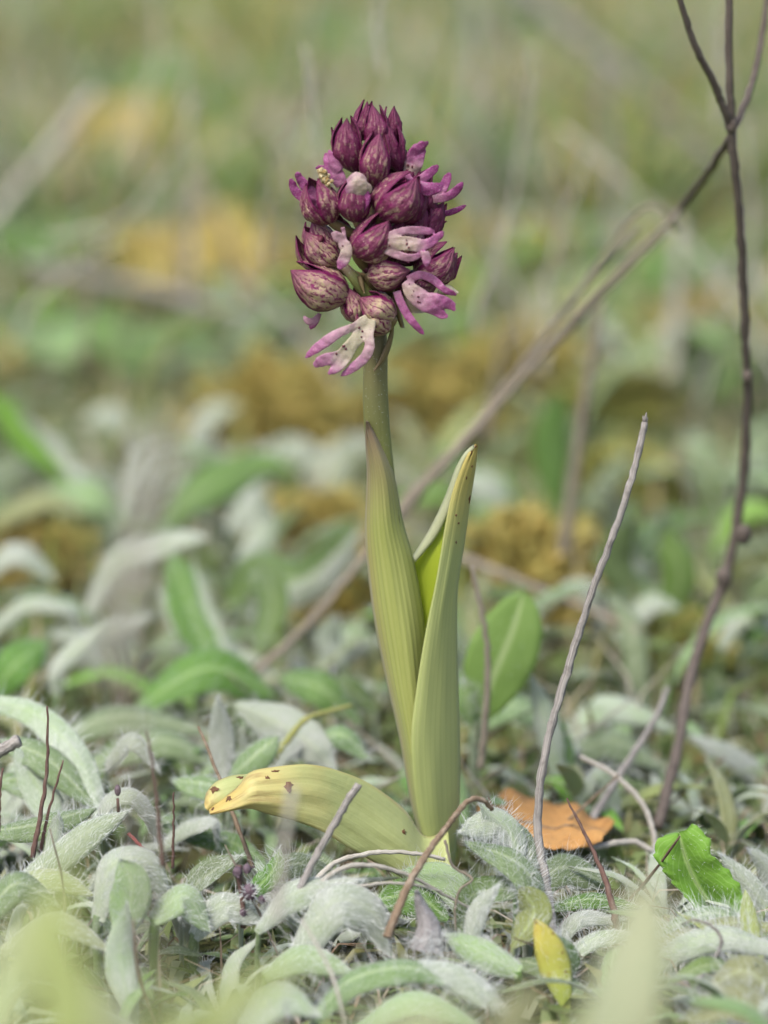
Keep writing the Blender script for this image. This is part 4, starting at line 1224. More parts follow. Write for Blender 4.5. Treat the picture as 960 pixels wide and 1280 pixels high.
THIN = [((420, 400), (405, 250), (380, 60)), ((330, 330), (350, 200), (400, 90)), ((590, 420), (640, 260), (668, 60)), ((540, 180), (560, 80), (555, -20)), ((680, 470), (690, 330), (735, 190)),
        ((100, 460), (130, 300), (180, 170)), ((20, 420), (60, 360), (150, 300)), ((780, 430), (800, 300), (790, 170)), ((870, 520), (900, 420), (960, 330)), ((820, 180), (850, 60), (880, -20)),
        ((170, 150), (200, 60), (190, -20)), ((300, 150), (330, 60), (340, -20)), ((480, 90), (470, 30), (480, -20)), ((610, 560), (625, 450), (655, 390)), ((880, 880), (905, 800), (955, 740)), ((150, 560), (200, 440), (290, 380))]
NEAR_ = [('left of the flower head', 0, 340), ('above or behind the flower head', 340, 580), ('between the flower head and the dark twig', 580, 850), ('around the dark twig', 850, 2000)]
for q, pts in enumerate(THIN):
    Y = 22 + (q * 37 % 34)
    z = [a for a, b, c in NEAR_ if b <= pts[1][0] < c][0]
    tone = ['pale_straw', 'tan_stalk', 'pale_straw', 'green_stalk'][q % 4]
    stalk('blurred_stem', 'fine blurred %s stem %s at %s height' % ({'pale_straw': 'straw pale', 'tan_stalk': 'brown tan', 'green_stalk': 'yellow green'}[tone], z, 'top' if pts[1][1] < 130 else ('middle' if pts[1][1] < 320 else 'lower')),
          'stem', [([(x, y, Y) for x, y in pts], 3.4, 2.2)], tone, 'fine blurred stems behind the orchid', .15)
rs = random.Random(55)
for q in range(46):
    x, y = rs.uniform(-8, 8), rs.uniform(-9, 14)
    if abs(x - 1) < 1.2 and y < 2: continue
    px_, _ = proj(Vector((x, y, 0)))
    if 770 < px_ < 960 and y < 1: continue
    b = Vector((x, y, ground_z(x, y) + rs.uniform(0, .6)))
    d = Vector((rs.uniform(-1, 1), rs.uniform(-.6, .6), rs.uniform(.15, .8))).normalized()
    L_ = rs.uniform(1.2, 3.4)
    C = spline([b, b + d * L_ * .5 + Vector((rs.uniform(-.2, .2), 0, .1)), b + d * L_], 10)
    mb = MB(); mb.tube(C, [rs.uniform(.022, .05) * (1 - .05 * j) for j in range(10)], 6, rough=.4)
    mt_ = rs.choice(['tan_stalk', 'pale_straw', 'brown_stalk', 'red_stalk'])
    tag(put('dry_straw', mb, M[mt_], base=b), 'short %s straw sticking out of the hairy leaves %s' % ({'tan_stalk': 'tan', 'pale_straw': 'pale', 'brown_stalk': 'brown', 'red_stalk': 'reddish'}[mt_], ZONE_W[max(0, min(4, int(px_ / 192)))]), 'straw', 'short straws among the leaves around the orchid')
# thin straws scattered far off that nothing tells apart
for i in range(95):
    y = rnd.uniform(38, 190); half = (y + 58.7) * .118 * 1.25
    x = rnd.uniform(-half, half)
    h = rnd.uniform(7, 20); a = rnd.uniform(0, 6.28); le = rnd.uniform(.1, .9)
    b = Vector((x, y, ground_z(x, y)))
    d = Vector((math.cos(a) * le, math.sin(a) * le, 1)).normalized()
    C = spline([b, b + d * h * .5, b + d * h * .85 + Vector((d.x, d.y, 0)) * h * .2 - Vector((0, 0, .03 * h))], 7)
    mb = MB(); mb.tube(C, [rnd.uniform(.07, .15) * (1 - .08 * j) for j in range(7)], 6)
    tag(put('straw', mb, M[rnd.choice(['pale_straw', 'tan_stalk', 'pale_straw', 'pale_straw', 'green_stalk'])], base=b),
        'thin blurred straw standing in the far meadow', 'straw', 'thin straws far back in the meadow')

# ------------------------------------------------------------------ small things on the ground
def fallen_leaf():
    root = empty('fallen_leaf', G(680, 1070), 'orange brown fallen leaf lying between the orchid and the tall grey stalk', 'leaf')
    Lf = [(596, 1005, 3.0), (640, 990, 3.2), (680, 1000, 3.2), (720, 1008, 3.0), (768, 1030, 2.4)]
    Rt = [(600, 1035, .8), (640, 1056, .4), (690, 1062, .2), (722, 1060, .4), (752, 1050, .8)]
    A, B = spline([W(*p) for p in Lf], 20), spline([W(*p) for p in Rt], 20)
    P = []
    for i in range(20):
        row = []
        for j in range(10):
            t = j / 9
            q = A[i].lerp(B[i], t)
            q = q + Vector((0, -.3, .25)) * noise.noise(Vector((i * .35, t * 2.2, 4))) + Vector((0, 0, .06 * noise.noise(Vector((i * 1.3, j, 2)))))
            row.append(q)
        P.append(row)
    mb = MB(); mb.sheet(P, .03, 0, 0)
    put('blade', mb, M['orange'], root)
    mb = MB(); C = [P[i][5] + Vector((0, -.04, .02)) for i in range(20)]
    mb.tube(C, [.05 - .002 * i for i in range(20)], 6)
    put('midrib', mb, M['brown_stalk'], root)
fallen_leaf()
mb = MB()
C = spline([W(*p) for p in [(532, 1190, -5.0), (536, 1160, -4.9), (527, 1135, -4.8), (521, 1115, -4.8)]], 12)
S_, N_ = frames(C, lambda p: (CAM - p).normalized())
P = [[C[i] + S_[i] * (x * .26 * (1 - (i / 11) ** 1.3 + .06)) - N_[i] * (abs(x) ** 1.5 * .16) + N_[i] * .05 * noise.noise(Vector((x * 5, i * .4, 0))) for x in [-1 + 2 * j / 8 for j in range(9)]] for i in range(12)]
mb.sheet(P, .06, 0, 0)
root = empty('withered_leaf', C[0], 'small grey withered leaf rolled to a pointed cone in front of the orchid', 'dead leaf')
wl = put('cone', mb, M['grey_dry'], root)
hm = hair_mb(P, grid_normals(P), 30, .2, 260, .13, random.Random(3))
r = random.Random(33)
for _ in range(160):
    p = W(r.uniform(505, 560), r.uniform(1168, 1200), -5.0 + r.uniform(-.3, .3))
    hm.hair(p, Vector((r.uniform(-1, 1), r.uniform(-1, .3), r.uniform(.1, 1.2))), r.uniform(.15, .45), .006, r, .6)
put('wool', hm, M['hair'], root, kind='stuff', smooth=False)

def seed_stalk():
    base = W(314, 1150, -3.6)
    root = empty('seed_stalk', base, 'little stalk with fuzzy purple grey seed heads below the yellow leaf tip', 'seed head')
    mb = MB(); mb.tube(spline([W(*p) for p in [(304, 1160, -3.6), (303, 1125, -3.5), (298, 1095, -3.5), (300, 1082, -3.5)]], 10), .05, 6)
    put('stalk', mb, M['red_stalk'], root)
    for (px, py, rr, nh) in ((297, 1090, 8, 25), (309, 1086, 7, 25), (312, 1115, 12, 110), (327, 1125, 6, 30), (303, 1142, 6, 20)):
        r = random.Random(px)
        c = W(px, py, -3.6); s = rr * cmpx(-3.6)
        mb = MB(); mb.ball(c, (s * .8, s * .8, s), None, 0, 8, 6)
        hd = put('seed_head', mb, M['seed'], root)
        mb = MB()
        for _ in range(nh):
            d = Vector((r.gauss(0, 1), r.gauss(0, 1), r.gauss(0, 1))).normalized()
            mb.hair(c + d * s * .8, d, s * r.uniform(.4, .9), .009, r, .3)
        put('bristles', mb, M['hair' if nh > 60 else 'seed'], hd, kind='stuff', smooth=False)
seed_stalk()
root = empty('seed_bud', W(147, 1015, -2.4), 'tiny dark bud on a short stem above the fat pale leaf at the left', 'bud')
mb = MB(); mb.tube([W(148, 1015, -2.4), W(147, 998, -2.4)], .03, 6); put('stem', mb, M['red_stalk'], root)
mb = MB(); mb.ball(W(147, 988, -2.4), (.06, .06, .11), None); put('bud', mb, M['seed'], root)

# ------------------------------------------------------------------ the orchid
ORCHID = empty('lady_orchid', W(545, 1078, 0), 'orchid in sharp focus with a maroon and pink flower spike on a green stem', 'orchid')
def edge_sheet(left, right, n, nv, bulge, th, mats, mb=None, mf=0, mk=1, prof=None, ripple=0.0):
    A = spline([W(*p) for p in left], n); B = spline([W(*p) for p in right], n)
    P = []
    for i in range(n):
        row = []
        for j in range(nv):
            x = -1 + 2 * j / (nv - 1)
            bu = bulge(i / (n - 1)) if callable(bulge) else bulge
            q = A[i].lerp(B[i], (x + 1) / 2) + Vector((0, -1, 0)) * bu * (1 - abs(x) ** 2.2)
            if ripple: q = q + Vector((0, -ripple * noise.noise(Vector((x * 3.5, i * .12, 2))), 0))
            row.append(q)
        P.append(row)
    mb = mb or MB()
    mb.sheet(P, th, mf, mk)
    return mb, P
# stem
mb = MB()
SP = [(548, 1135, .0), (545, 1085, .0), (535, 960, .05), (513, 840, .1), (494, 720, .1), (478, 600, .05), (471, 530, 0), (469, 480, 0), (470, 430, 0), (466, 370, .05), (464, 300, .1), (466, 230, .1), (470, 175, .1)]
C = spline([W(*p) for p in SP], 60)
mb.tube(C, [lerp(.26, .225, i / 59) * (1 if i < 40 else lerp(1, .55, (i - 40) / 19)) for i in range(60)], 14)
put('stem', mb, M['ostem'], ORCHID)
# sheathing leaf on the left
mb, P = edge_sheet(
    [(540, 1130, .25), (533, 1075, .3), (515, 1010, .3), (500, 925, .3), (483, 850, .3), (468, 775, .3), (459, 700, .28), (457, 650, .2), (459, 590, .05), (457, 552, -.08), (458, 526, -.22)],
    [(560, 1130, .2), (560, 1075, .2), (548, 1010, .2), (540, 925, .2), (535, 850, .2), (530, 775, .2), (517, 700, .22), (503, 650, .15), (493, 596, -.05), (478, 560, -.2), (460, 527, -.26)],
    44, 15, lambda t: interp([(0, .5), (.55, .52), (.8, .45), (.9, .3), (1, .05)], t), .05, None, ripple=.05)
put('leaf', mb, [M['oleaf'], M['oleaf']], ORCHID)
# folded leaf on the right: front half, inner half and its pale margin
keel_l = [(542, 1130, -.3), (536, 1078, -.4), (521, 1010, -.5), (514, 930, -.55), (520, 865, -.5), (532, 790, -.42), (546, 722, -.32), (557, 655, -.22), (567, 610, -.12), (584, 568, -.02), (595, 555, .1)]
keel_r = [(564, 1130, .2), (568, 1078, .2), (574, 1010, .25), (575, 930, .28), (573, 865, .3), (571, 790, .3), (572, 735, .3), (581, 675, .3), (588, 625, .25), (595, 580, .18), (597, 556, .1)]
mb, P = edge_sheet(keel_l, keel_r, 44, 13, lambda t: .18 * math.sin(math.pi * (.25 + .7 * t)), .05, None, ripple=.04)
lf = put('leaf', mb, [M['okeel'], M['okeel']], ORCHID)
mb, P = edge_sheet(
    [(535, 900, .25), (525, 800, .35), (519, 740, .45), (518, 697, .5), (536, 668, .48), (555, 640, .42), (568, 605, .32), (588, 562, .14)],
    [(540, 900, .1), (545, 800, .0), (552, 740, .0), (560, 697, .02), (566, 668, .05), (570, 640, .08), (576, 605, .1), (592, 560, .1)],
    30, 9, -.12, .02, None)
put('inner_face', mb, [M['oinner'], M['oinner']], lf)
mb, P = edge_sheet(
    [(517, 694, .36), (538, 660, .34), (556, 622, .28), (570, 585, .18), (581, 566, .1), (592, 556, .06)],
    [(519, 703, .3), (545, 672, .26), (560, 642, .18), (571, 605, .08), (581, 575, .02), (592, 560, .02)],
    24, 5, .04, .05, None)
put('margin', mb, [M['omargin'], M['omargin']], lf)
# small dark specks on the leaf tip
def marks(spec, leafobs, parent, name, mat):
    """thin irregular dead spots lying on the leaf skin, each an object"""
    from mathutils.bvhtree import BVHTree
    trees = []
    for o in leafobs:
        org = origin_of(o)
        trees.append(BVHTree.FromPolygons([v.co + org for v in o.data.vertices], [tuple(p.vertices) for p in o.data.polygons]))
    for (px, py, rx, rz) in spec:
        hits = [h for h in (b.ray_cast(CAM, ray(px, py).normalized()) for b in trees) if h[0] is not None]
        if not hits: continue
        h = min(hits, key=lambda q: q[3])
        n = h[1] if h[1].dot(CAM - h[0]) > 0 else -h[1]
        e = n.cross(Vector((0, 0, 1))).normalized(); f = e.cross(n)
        mb = MB()
        c = mb.vert(h[0] + n * .010)
        ring = []; ring2 = []
        for q in range(14):
            a = 6.2832 * q / 14
            w = .9 + .9 * noise.noise(Vector((math.cos(a) * 2.2 + px, math.sin(a) * 1.3 + py, 0)))
            d = e * (math.cos(a) * rx * .0145 * w) + f * (math.sin(a) * rz * .0145 * w)
            ring.append(mb.vert(h[0] + d * .8 + n * .009)); ring2.append(mb.vert(h[0] + d - n * .012))
        for q in range(14):
            r_ = (q + 1) % 14
            mb.face((c, ring[q], ring[r_])); mb.face((ring[q], ring2[q], ring2[r_], ring[r_]))
        put(name, mb, M[mat], parent)
# small dark specks on the leaf tip
marks(((587, 624, 3.2, 6), (583, 597, 1.5, 2.5), (577, 580, 2.2, 3.5), (590, 583, 1.4, 2), (570, 644, 1.8, 1.8), (573, 654, 2.2, 1.6), (570, 678, 1.6, 2), (589, 567, 2.4, 4), (594, 558, 2, 2)), [lf], lf, 'speck', 'brown_spot')
# low leaf reaching left, yellow and blotched at its tip
mb, P = edge_sheet(
    [(560, 1040, -.4), (530, 1045, -.5), (505, 1012, -.7), (465, 982, -1.1), (425, 964, -1.5), (385, 955, -1.8), (340, 959, -2.0), (312, 966, -2.1), (296, 985, -2.1), (262, 1010, -2.1)],
    [(565, 1105, -1.0), (530, 1110, -1.2), (480, 1085, -1.4), (440, 1062, -1.7), (405, 1040, -2.0), (370, 1027, -2.2), (335, 1018, -2.3), (312, 1011, -2.35), (290, 1013, -2.35), (264, 1016, -2.3)],
    48, 21, lambda t: .14 + .1 * math.sin(t * 9), .035, None, ripple=.05)
low = put('leaf', mb, [M['olow'], M['olow']], ORCHID)
mb, P = edge_sheet(
    [(312, 968, -1.7), (290, 970, -1.8), (270, 978, -1.9), (258, 992, -1.95), (256, 1004, -2.0)],
    [(312, 1000, -1.9), (296, 1004, -2.0), (282, 1008, -2.05), (270, 1012, -2.1), (262, 1014, -2.1)],
    14, 7, .12, .05, None, ripple=.05)
put('tip_fold', mb, [M['olow'], M['olow']], low)
marks(((361, 982, 8, 9), (286, 998, 8, 5), (334, 972, 3.5, 3), (345, 964, 6, 2), (268, 986, 7, 5), (266, 1011, 5, 3), (505, 1040, 5, 4), (300, 972, 5, 3)), [low, low.children[0]], low, 'blotch', 'brown_spot')

# flowers
HOOD = [(0, .3), (.07, .56), (.18, .84), (.32, .98), (.46, 1.0), (.6, .93), (.73, .76), (.83, .55), (.91, .32), (.96, .17), (1, .02)]
def sepal_grid(A, B, w, phi, half, k, depth=.9, lift=0.0, nu=22, nv=17, curl=.0):
    ax = (B - A); L = ax.length; ax.normalize()
    e1 = ax.cross(Vector((0, -1, 0)))
    if e1.length < .05: e1 = ax.cross(Vector((0, 0, 1)))
    e1.normalize(); e2 = e1.cross(ax).normalized()        # e2 points to the camera side
    tipv = Vector((random.Random(int(phi * 100 + A.x * 50)).uniform(-.05, .05), 0, .03))
    rb = random.Random(int(A.x * 997 + A.z * 131))
    opn = rb.uniform(.3, 1.0)
    bnd = e1 * rb.uniform(-.09, .09) * L + e2 * rb.uniform(-.02, .1) * L
    P = []
    for i in range(nu):
        t = i / (nu - 1)
        r = w * .5 * interp(HOOD, t)
        row = []
        for j in range(nv):
            x = -1 + 2 * j / (nv - 1)
            a = phi + x * half * (1 - .25 * t)
            ax_ = abs(x)
            rr = r * k * (.84 + .24 * (1 - ax_) ** 1.4 + lift * ax_ ** 2.5 + .05 * math.exp(-((ax_ - .5) / .1) ** 2))
            rr += (.045 * noise.noise(Vector((x * 2.5, t * 4, phi + A.x))) + .016 * noise.noise(Vector((x * 10, t * 9, phi + A.z)))) * math.sin(math.pi * t)
            q = A + ax * (L * t * (1 + .02 * k)) + e1 * (math.cos(a) * rr) + e2 * (math.sin(a) * rr * depth)
            q = q + e2 * curl * t ** 4 * math.sin(a) + (e1 * math.cos(phi) + e2 * math.sin(phi)) * (.035 * t ** 5 + w * .20 * opn * t ** 1.6) + tipv * t ** 6 + bnd * math.sin(math.pi * t)
            row.append(q)
        P.append(row)
    return P
def hood(base, tip, w, dark=.5, rot=90, parent=None, name='flower', half=70, lift=.17, n=3, ks=(1.1, .99, .93), ovary=True):
    """a hood of three overlapping sepals; base and tip are (px, py, Y)"""
    A, B = W(*base), W(*tip)
    w *= .93
    fl = parent or empty(name, A - origin_of(ORCHID), parent=ORCHID)
    s = cmpx(0)
    for q in range(n):
        ph = math.radians(rot + q * 360.0 / 3)
        mb = MB()
        mb.sheet(sepal_grid(A, B, w * s, ph, math.radians(half), ks[q], lift=lift), .03, 0, 0)
        o = put('sepal', mb, M['sepal'], fl)
        o['dark'] = dark
    if ovary:
        y = base[1] + 18
        S0 = W(467, min(430, max(y, 170)), .05)
        mb = MB()
        mid = (A + S0) / 2 + Vector((0, 0, -.08))
        mb.tube(spline([S0, mid, A, A.lerp(B, .06)], 10), [.06, .075, .085, .09, .095, .1, .1, .1, .09, .08], 8)
        put('ovary', mb, M['ovary'], fl)
    return fl
def lip(fl, strokes, pink=.3, spots=(), name='lip', flat=.5, voxel=.0135):
    flat *= .46; spots = [(a_, b_, c_ * .72) for a_, b_, c_ in spots]
    """a lobed lip: flattened tapering strokes fused into one skin. strokes: [(points (px, py, Y, width px, tip factor))]"""
    mb = MB()
    for stp in strokes:
        n = max(8, len(stp) * 5)
        C = spline([W(p[0], p[1], p[2]) for p in stp], n)
        Wd = [interp([(i / (len(stp) - 1), p[3]) for i, p in enumerate(stp)], j / (n - 1)) * cmpx(0) * .5 for j in range(n)]
        Wd = [w_ * .97 for w_ in Wd]; Wd[-1] *= .62
        Tf = [interp([(i / (len(stp) - 1), p[4]) for i, p in enumerate(stp)], j / (n - 1)) for j in range(n)]
        mb.tube(C, Wd, 12, flat=(Vector((0, 1, 0)), flat), a=Tf)
        mb.ball(C[-1], (Wd[-1] * 1.2, Wd[-1] * 1.2 * flat, Wd[-1] * 1.2), None, a=Tf[-1])
    me = mb.mesh('fuse', [M['lip']])
    tmp = bpy.data.objects.new('fuse', me)
    COL.objects.link(tmp)
    md = tmp.modifiers.new('r', 'REMESH'); md.mode = 'VOXEL'; md.voxel_size = voxel
    sm = tmp.modifiers.new('s', 'SMOOTH'); sm.iterations = 4; sm.factor = .5
    ev = tmp.evaluated_get(bpy.context.evaluated_depsgraph_get())
    m2 = ev.to_mesh()
    out = MB()
    pv = [Vector(v) for v in mb.v]
    from mathutils.kdtree import KDTree
    kd = KDTree(len(pv))
    for i, v in enumerate(pv): kd.insert(v, i)
    kd.balance()
    for v in m2.vertices:
        hits = kd.find_n(v.co, 6)
        ws = [1 / (h[2] + .01) for h in hits]
        wv_ = Vector((0, .07 * noise.noise(Vector((v.co.x * 2.6, v.co.z * 2.6, 1.3))) + .02 * noise.noise(Vector((v.co.x * 9, v.co.z * 9, 4))), 0))
        out.vert(v.co + wv_, (0, 0), sum(w_ * mb.a[h[1]] for w_, h in zip(ws, hits)) / sum(ws))
    for p in m2.polygons: out.face(list(p.vertices))
    ev.to_mesh_clear()
    bpy.data.objects.remove(tmp); bpy.data.meshes.remove(me)
    from mathutils.bvhtree import BVHTree
    bvh = BVHTree.FromPolygons([Vector(v) for v in out.v], out.f)
    for (px, py, r) in spots:
        hit = bvh.ray_cast(CAM, ray(px, py).normalized())
        if hit[0] is not None:
            s = r * cmpx(0)
            for q in range(3):
                c_ = hit[0] + Vector((RND.uniform(-.5, .5) * s, -.004, RND.uniform(-.5, .5) * s))
                out.ball(c_, (s * .75, .018, s * .75), None, 1, 7, 4)
    o = put(name, out, [M['lip'], M['spot']], fl)
    o['pink'] = pink
    return o
def kid(name, mb, mat, fl, **props):
    o = put(name, mb, M[mat], fl)
    for k_, v_ in props.items(): o[k_] = v_
    return o

# buds at the top of the spike
for (b, t, w, dk, rot) in [
    ((446, 176, .25), (459, 129, .2), 26, .85, 70),
    ((466, 190, -.05), (469, 134, -.02), 31, .8, 100),
    ((489, 182, .2), (488, 136, .15), 25, .95, 60),
    ((497, 212, .0), (490, 158, -.05), 31, .9, 110),
    ((431, 205, .15), (419, 161, .1), 20, .8, 80),
    ((445, 214, -.15), (433, 150, -.2), 38, .8, 95),
    ((467, 232, -.35), (474, 168, -.45), 40, .62, 90),
    ((480, 225, .35), (482, 165, .35), 36, .9, 90),
    ((505, 240, .35), (508, 190, .3), 28, .9, 90),
]:
    hood(b, t, w, dk, rot, name='bud', ovary=False, half=68)
# left flower with cream pollen lump and pink lobes
fl = hood((414, 277, -.3), (388, 228, -.45), 46, .55, 40, half=70)
lip(fl, [[(402, 250, -.2, 12, .3), (388, 240, -.2, 17, .7), (374, 222, -.25, 14, .8), (372, 214, -.25, 8, .9)],
         [(400, 256, -.25, 12, .4), (384, 250, -.3, 14, .8), (370, 240, -.35, 13, .9), (364, 226, -.35, 10, 1)]], .75, flat=.35)
lip(fl, [[(428, 232, -.3, 16, .4), (420, 218, -.3, 22, .6), (412, 205, -.3, 17, .7), (408, 194, -.28, 11, .8)],
         [(418, 222, -.25, 12, .5), (404, 210, -.2, 10, .8), (396, 210, -.2, 7, .9)],
         [(424, 214, -.32, 14, .4), (416, 199, -.34, 14, .6), (412, 190, -.34, 9, .7)]], .75, name='petal', flat=.4)
mb = MB()
r = random.Random(9)
for _ in range(46):
    t = r.random()
    c_ = W(lerp(401, 413, t) + r.uniform(-4, 4), lerp(214, 232, t) + r.uniform(-4, 4), -.55 + r.uniform(-.08, .08))
    mb.ball(c_, r.uniform(.025, .055), None, 0, 6, 5)
kid('pollen', mb, 'pollen', fl)
# second flower with cream crown over a maroon cup
fl = hood((446, 276, -.5), (440, 226, -.55), 42, .75, 95, half=68)
lip(fl, [[(434, 240, -.75, 14, .9), (445, 236, -.8, 28, .12), (458, 236, -.75, 22, .12)], [(436, 230, -.7, 14, .7), (447, 225, -.74, 22, .3), (456, 230, -.72, 14, .35)]], .35, name='crown', flat=.7)
lip(fl, [[(452, 262, -.78, 10, .8), (457, 250, -.8, 14, .8), (459, 242, -.8, 10, .9)]], .9, name='petal', flat=.5)
# big striped hood right of centre
fl = hood((474, 270, -.45), (520, 222, -.55), 58, .68, 60, half=68)
fl2 = hood((500, 280, -.2), (524, 232, -.15), 46, .9, 100)
# upper right lip with two dots
fl = hood((500, 232, .1), (522, 205, .2), 26, .95, 90)
lip(fl, [[(512, 218, .0, 18, .1), (517, 204, -.05, 25, .15), (521, 192, -.08, 24, .7), (527, 182, -.08, 18, 1)], [(510, 200, -.08, 10, .7), (520, 187, -.12, 12, .9), (533, 179, -.12, 10, 1)]], .6,
    [(510, 206, 2.6), (516, 208, 2.4), (508, 213, 1.6)], flat=.4)
# magenta lip lobes spreading right
fl = hood((520, 262, .1), (540, 238, .25), 34, .95, 70)
lip(fl, [[(522, 226, -.2, 12, .4), (531, 221, -.2, 13, .6), (540, 214, -.2, 13, .85), (546, 209, -.2, 10, 1)],
         [(520, 232, -.3, 14, .5), (533, 236, -.35, 19, .8), (545, 235, -.38, 17, .9), (551, 232, -.38, 12, 1)],
         [(509, 218, -.35, 8, .6), (514, 226, -.36, 10, .5), (524, 224, -.3, 8, .4)]], .8, flat=.5)
lip(fl, [[(538, 250, .05, 10, .15), (550, 243, .0, 12, .3), (556, 230, .0, 13, .8), (561, 219, .0, 11, .95)],
         [(538, 250, .0, 11, .15), (556, 247, -.05, 11, .5), (568, 240, -.05, 13, .9), (577, 230, -.05, 10, 1)]], .75, flat=.5)
lip(fl, [[(543, 266, .2, 6, .9), (556, 267, .2, 9, .9), (570, 263, .2, 9, .95), (582, 257, .2, 5, 1)]], 1.0, name='petal', flat=.5)
# dark hoods behind the right side
hood((520, 305, .15), (551, 255, .2), 36, .95, 80)
hood((518, 300, .0), (530, 252, .0), 34, .95, 110)
hood((498, 262, .45), (536, 212, .45), 34, .95, 90)
# second left flower, open, with a small hanging lip
fl = hood((420, 330, -.25), (379, 292, -.3), 46, .3, 200, half=68)
hood((420, 322, -.1), (388, 275, -.05), 38, .45, 70, parent=fl, ovary=False, n=2)
mb = MB(); mb.ball(W(400, 300, -.42), (.13, .1, .07), Vector((1, 0, -.5)), 0, 10, 7)
kid('throat', mb, 'spot', fl)
lip(fl, [[(428, 284, -.75, 7, .6), (430, 292, -.75, 6, .5), (429, 302, -.78, 16, .35), (433, 312, -.8, 16, .15), (431, 322, -.82, 16, .35), (425, 333, -.82, 13, .9)],
         [(430, 302, -.78, 10, .4), (419, 294, -.8, 15, .45), (417, 293, -.8, 11, .5)]], .35, [(428, 307, 1.8), (423, 317, 1.6), (421, 319, 1.4)], flat=.6)
# middle flower
fl = hood((445, 318, -.55), (482, 275, -.7), 46, .7, 75)
hood((452, 322, -.45), (480, 290, -.55), 44, .35, 60, parent=fl, ovary=False, n=2)
# broad lip level to the right
fl = hood((488, 318, -.3), (530, 292, -.1), 40, .6, 90)
lip(fl, [[(482, 300, -.85, 16, .3), (500, 290, -.9, 11, .5), (525, 288, -.9, 12, .6), (541, 290, -.9, 10, .9)],
         [(482, 304, -.85, 18, .2), (505, 304, -.95, 19, .08), (530, 306, -.95, 18, .2), (548, 296, -.92, 13, .9), (553, 291, -.9, 9, 1)],
         [(481, 310, -.85, 14, .3), (498, 319, -.92, 12, .5), (515, 322, -.95, 11, .55), (530, 316, -.95, 8, .9)],
         [(531, 314, -.98, 10, .4), (533, 324, -1.0, 13, .6), (533, 331, -1.0, 9, .8)]], .42,
    [(509, 305, 2.4), (511, 309, 2.0), (487, 307, 1.8), (485, 299, 1.5), (508, 300, 1.3)], flat=.45)
# hood under it, and the one at the right edge
hood((462, 345, -.4), (512, 338, -.6), 44, .42, 85)
hood((522, 345, -.1), (563, 310, -.1), 46, .6, 60)
hood((530, 352, .2), (570, 318, .2), 36, .75, 90)
# lower right lip with long arms
fl = hood((500, 368, -.1), (545, 352, .1), 40, .6, 90)
lip(fl, [[(510, 350, -.75, 12, .6), (524, 344, -.8, 12, .7), (540, 349, -.8, 12, .8), (556, 362, -.82, 10, .9), (569, 368, -.82, 8, 1)],
         [(508, 352, -.75, 14, .25), (514, 363, -.8, 22, .08), (526, 374, -.85, 26, .3), (540, 384, -.88, 24, .6), (552, 393, -.88, 16, .85), (557, 395, -.88, 11, .9)],
         [(530, 374, -.86, 18, .4), (548, 376, -.88, 20, .7), (562, 381, -.9, 17, .85), (567, 386, -.9, 11, .95)],
         [(496, 364, -.7, 11, .6), (500, 376, -.72, 12, .75), (508, 392, -.75, 12, .85), (520, 407, -.75, 11, .9), (529, 417, -.75, 8, 1)]], .55,
    [(523, 371, 2.0), (522, 377, 1.8), (525, 378, 1.4), (517, 364, 1.2), (512, 355, 1.2), (515, 369, 1.0)], flat=.42)
mb, P = edge_sheet([(505, 360, -.5), (506, 378, -.5), (514, 391, -.5)], [(520, 370, -.5), (527, 382, -.5), (530, 391, -.5)], 8, 6, .05, .03, None)
kid('petal', mb, 'lip', fl, pink=.2)
mb, P = edge_sheet([(548, 358, -.3), (560, 356, -.3), (573, 365, -.3)], [(546, 368, -.3), (556, 369, -.3), (572, 367, -.3)], 8, 6, .05, .03, None)
kid('petal', mb, 'lip', fl, pink=.1)
# large pale striped hood on the left
fl = hood((434, 372, -.35), (366, 338, -.35), 56, .28, 100, half=70)
lip(fl, [[(400, 392, -.2, 6, .4), (394, 401, -.25, 11, .9), (389, 409, -.28, 10, 1)], [(397, 399, -.25, 6, .4), (386, 402, -.3, 10, .5), (381, 397, -.3, 8, .55)]], .35, flat=.5)
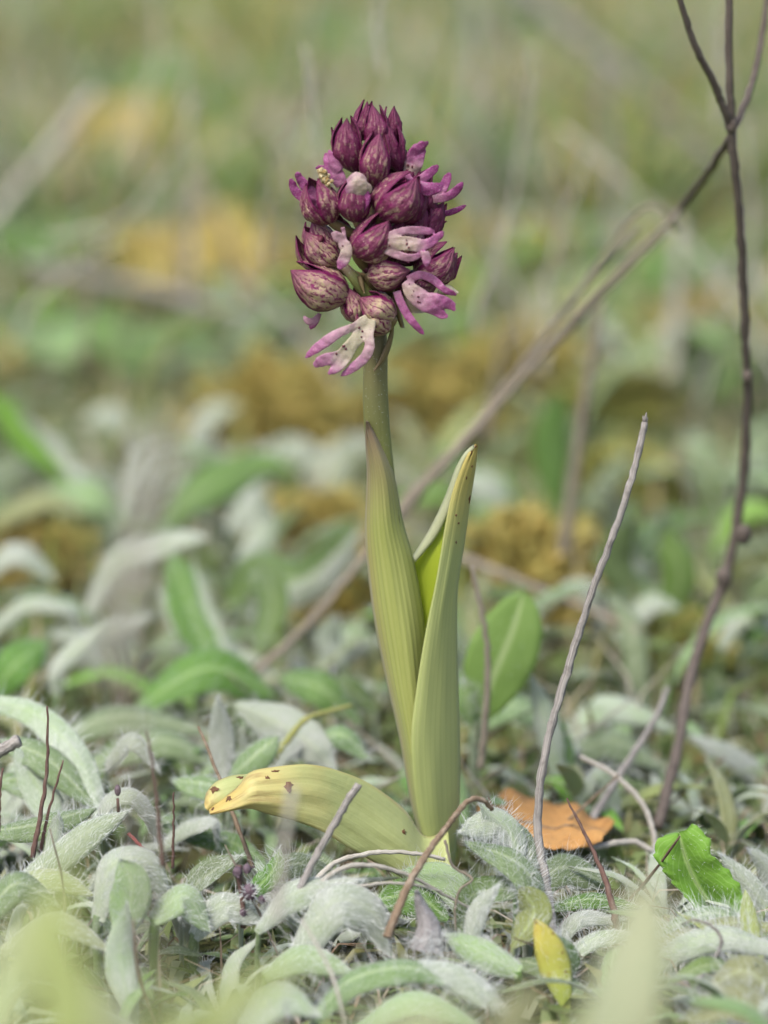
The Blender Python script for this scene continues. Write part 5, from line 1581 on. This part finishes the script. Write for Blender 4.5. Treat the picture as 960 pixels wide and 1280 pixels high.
# lowest flower: two hood halves and the big white lip
fl = hood((492, 398, -.55), (455, 374, -.45), 44, .22, 90, half=70, ks=(1.07, 1.0, .96))
hood((448, 402, -.4), (436, 364, -.35), 30, .3, 70, parent=fl, ovary=False)
hood((484, 414, -.55), (452, 380, -.5), 38, .2, 60, parent=fl, ovary=False, n=2)
lip(fl, [[(459, 402, -.85, 20, .05), (441, 409, -.95, 11, .4), (422, 417, -1.0, 12, .6), (403, 430, -1.05, 15, .7), (390, 440, -1.05, 13, .85), (383, 446, -1.05, 7, 1)],
         [(459, 402, -.85, 24, .03), (449, 420, -.95, 19, .02), (437, 434, -1.05, 18, .05), (426, 446, -1.1, 20, .15), (405, 450, -1.12, 18, .7), (396, 455, -1.12, 14, .85)],
         [(438, 434, -1.05, 18, .05), (430, 446, -1.1, 20, .15), (422, 458, -1.12, 16, .55), (412, 466, -1.12, 8, .9)],
         [(460, 402, -.85, 22, .05), (461, 420, -.95, 13, .35), (462, 434, -1.0, 14, .5), (455, 448, -1.05, 14, .65), (440, 460, -1.05, 13, .8), (427, 469, -1.05, 6, 1)]], .12,
    [(449, 410, 2.0), (453, 414, 1.9), (439, 416, 2.3), (452, 421, 1.8), (429, 433, 3.0), (432, 436, 2.2), (421, 442, 2.0)], flat=.45)
fr = random.Random(4)
for (bx, by, tx, ty, Y, w, pk) in [
    (468, 250, 452, 205, .1, 16, .95), (482, 300, 505, 268, -.25, 14, .95), (438, 300, 420, 268, .05, 14, .9),
    (500, 330, 540, 300, .1, 15, .95), (520, 290, 556, 276, .25, 12, .95), (470, 345, 448, 312, -.15, 13, .6),
    (512, 250, 530, 214, .15, 13, .95), (498, 360, 530, 345, -.2, 12, .85), (436, 262, 424, 232, .0, 13, .9),
    (540, 330, 568, 322, .15, 10, .95), (455, 262, 462, 236, -.3, 10, .95), (485, 345, 470, 322, -.4, 10, .8)]:
    A_, B_ = W(bx, by, Y), W(tx, ty, Y - .15)
    mb = MB(); mb.sheet(sepal_grid(A_, B_, w * cmpx(0) * 1.3, math.radians(90 + fr.uniform(-30, 30)), math.radians(60), 1.0, lift=.3), .025, 0, 0)
    o = put('tepal', mb, M['sepal'], ORCHID); o['dark'] = pk
# small pedicel bracts and the withered bract on the stem
mb = MB()
mb.tube(spline([W(*p) for p in [(462, 372, -.25), (445, 350, -.4), (428, 330, -.35)]], 8), [.14, .13, .12, .12, .11, .1, .09, .08], 8)
put('pedicel', mb, M['ostem'], ORCHID)
for L_, R_ in (([(490, 400, -.25), (486, 420, -.25), (476, 445, -.28), (467, 463, -.28)], [(493, 402, -.15), (491, 424, -.15), (483, 448, -.2), (468, 464, -.28)]),
               ([(446, 345, -.5), (450, 358, -.52), (455, 366, -.52)], [(452, 343, -.48), (455, 352, -.5), (456, 366, -.52)]),
               ([(506, 410, -.2), (498, 380, -.3), (493, 362, -.35)], [(500, 408, -.2), (491, 382, -.3), (491, 362, -.35)])):
    mb, P = edge_sheet(L_, R_, 12, 5, .06, .02, None)
    put('bract', mb, [M['ovary'], M['ovary']], ORCHID)
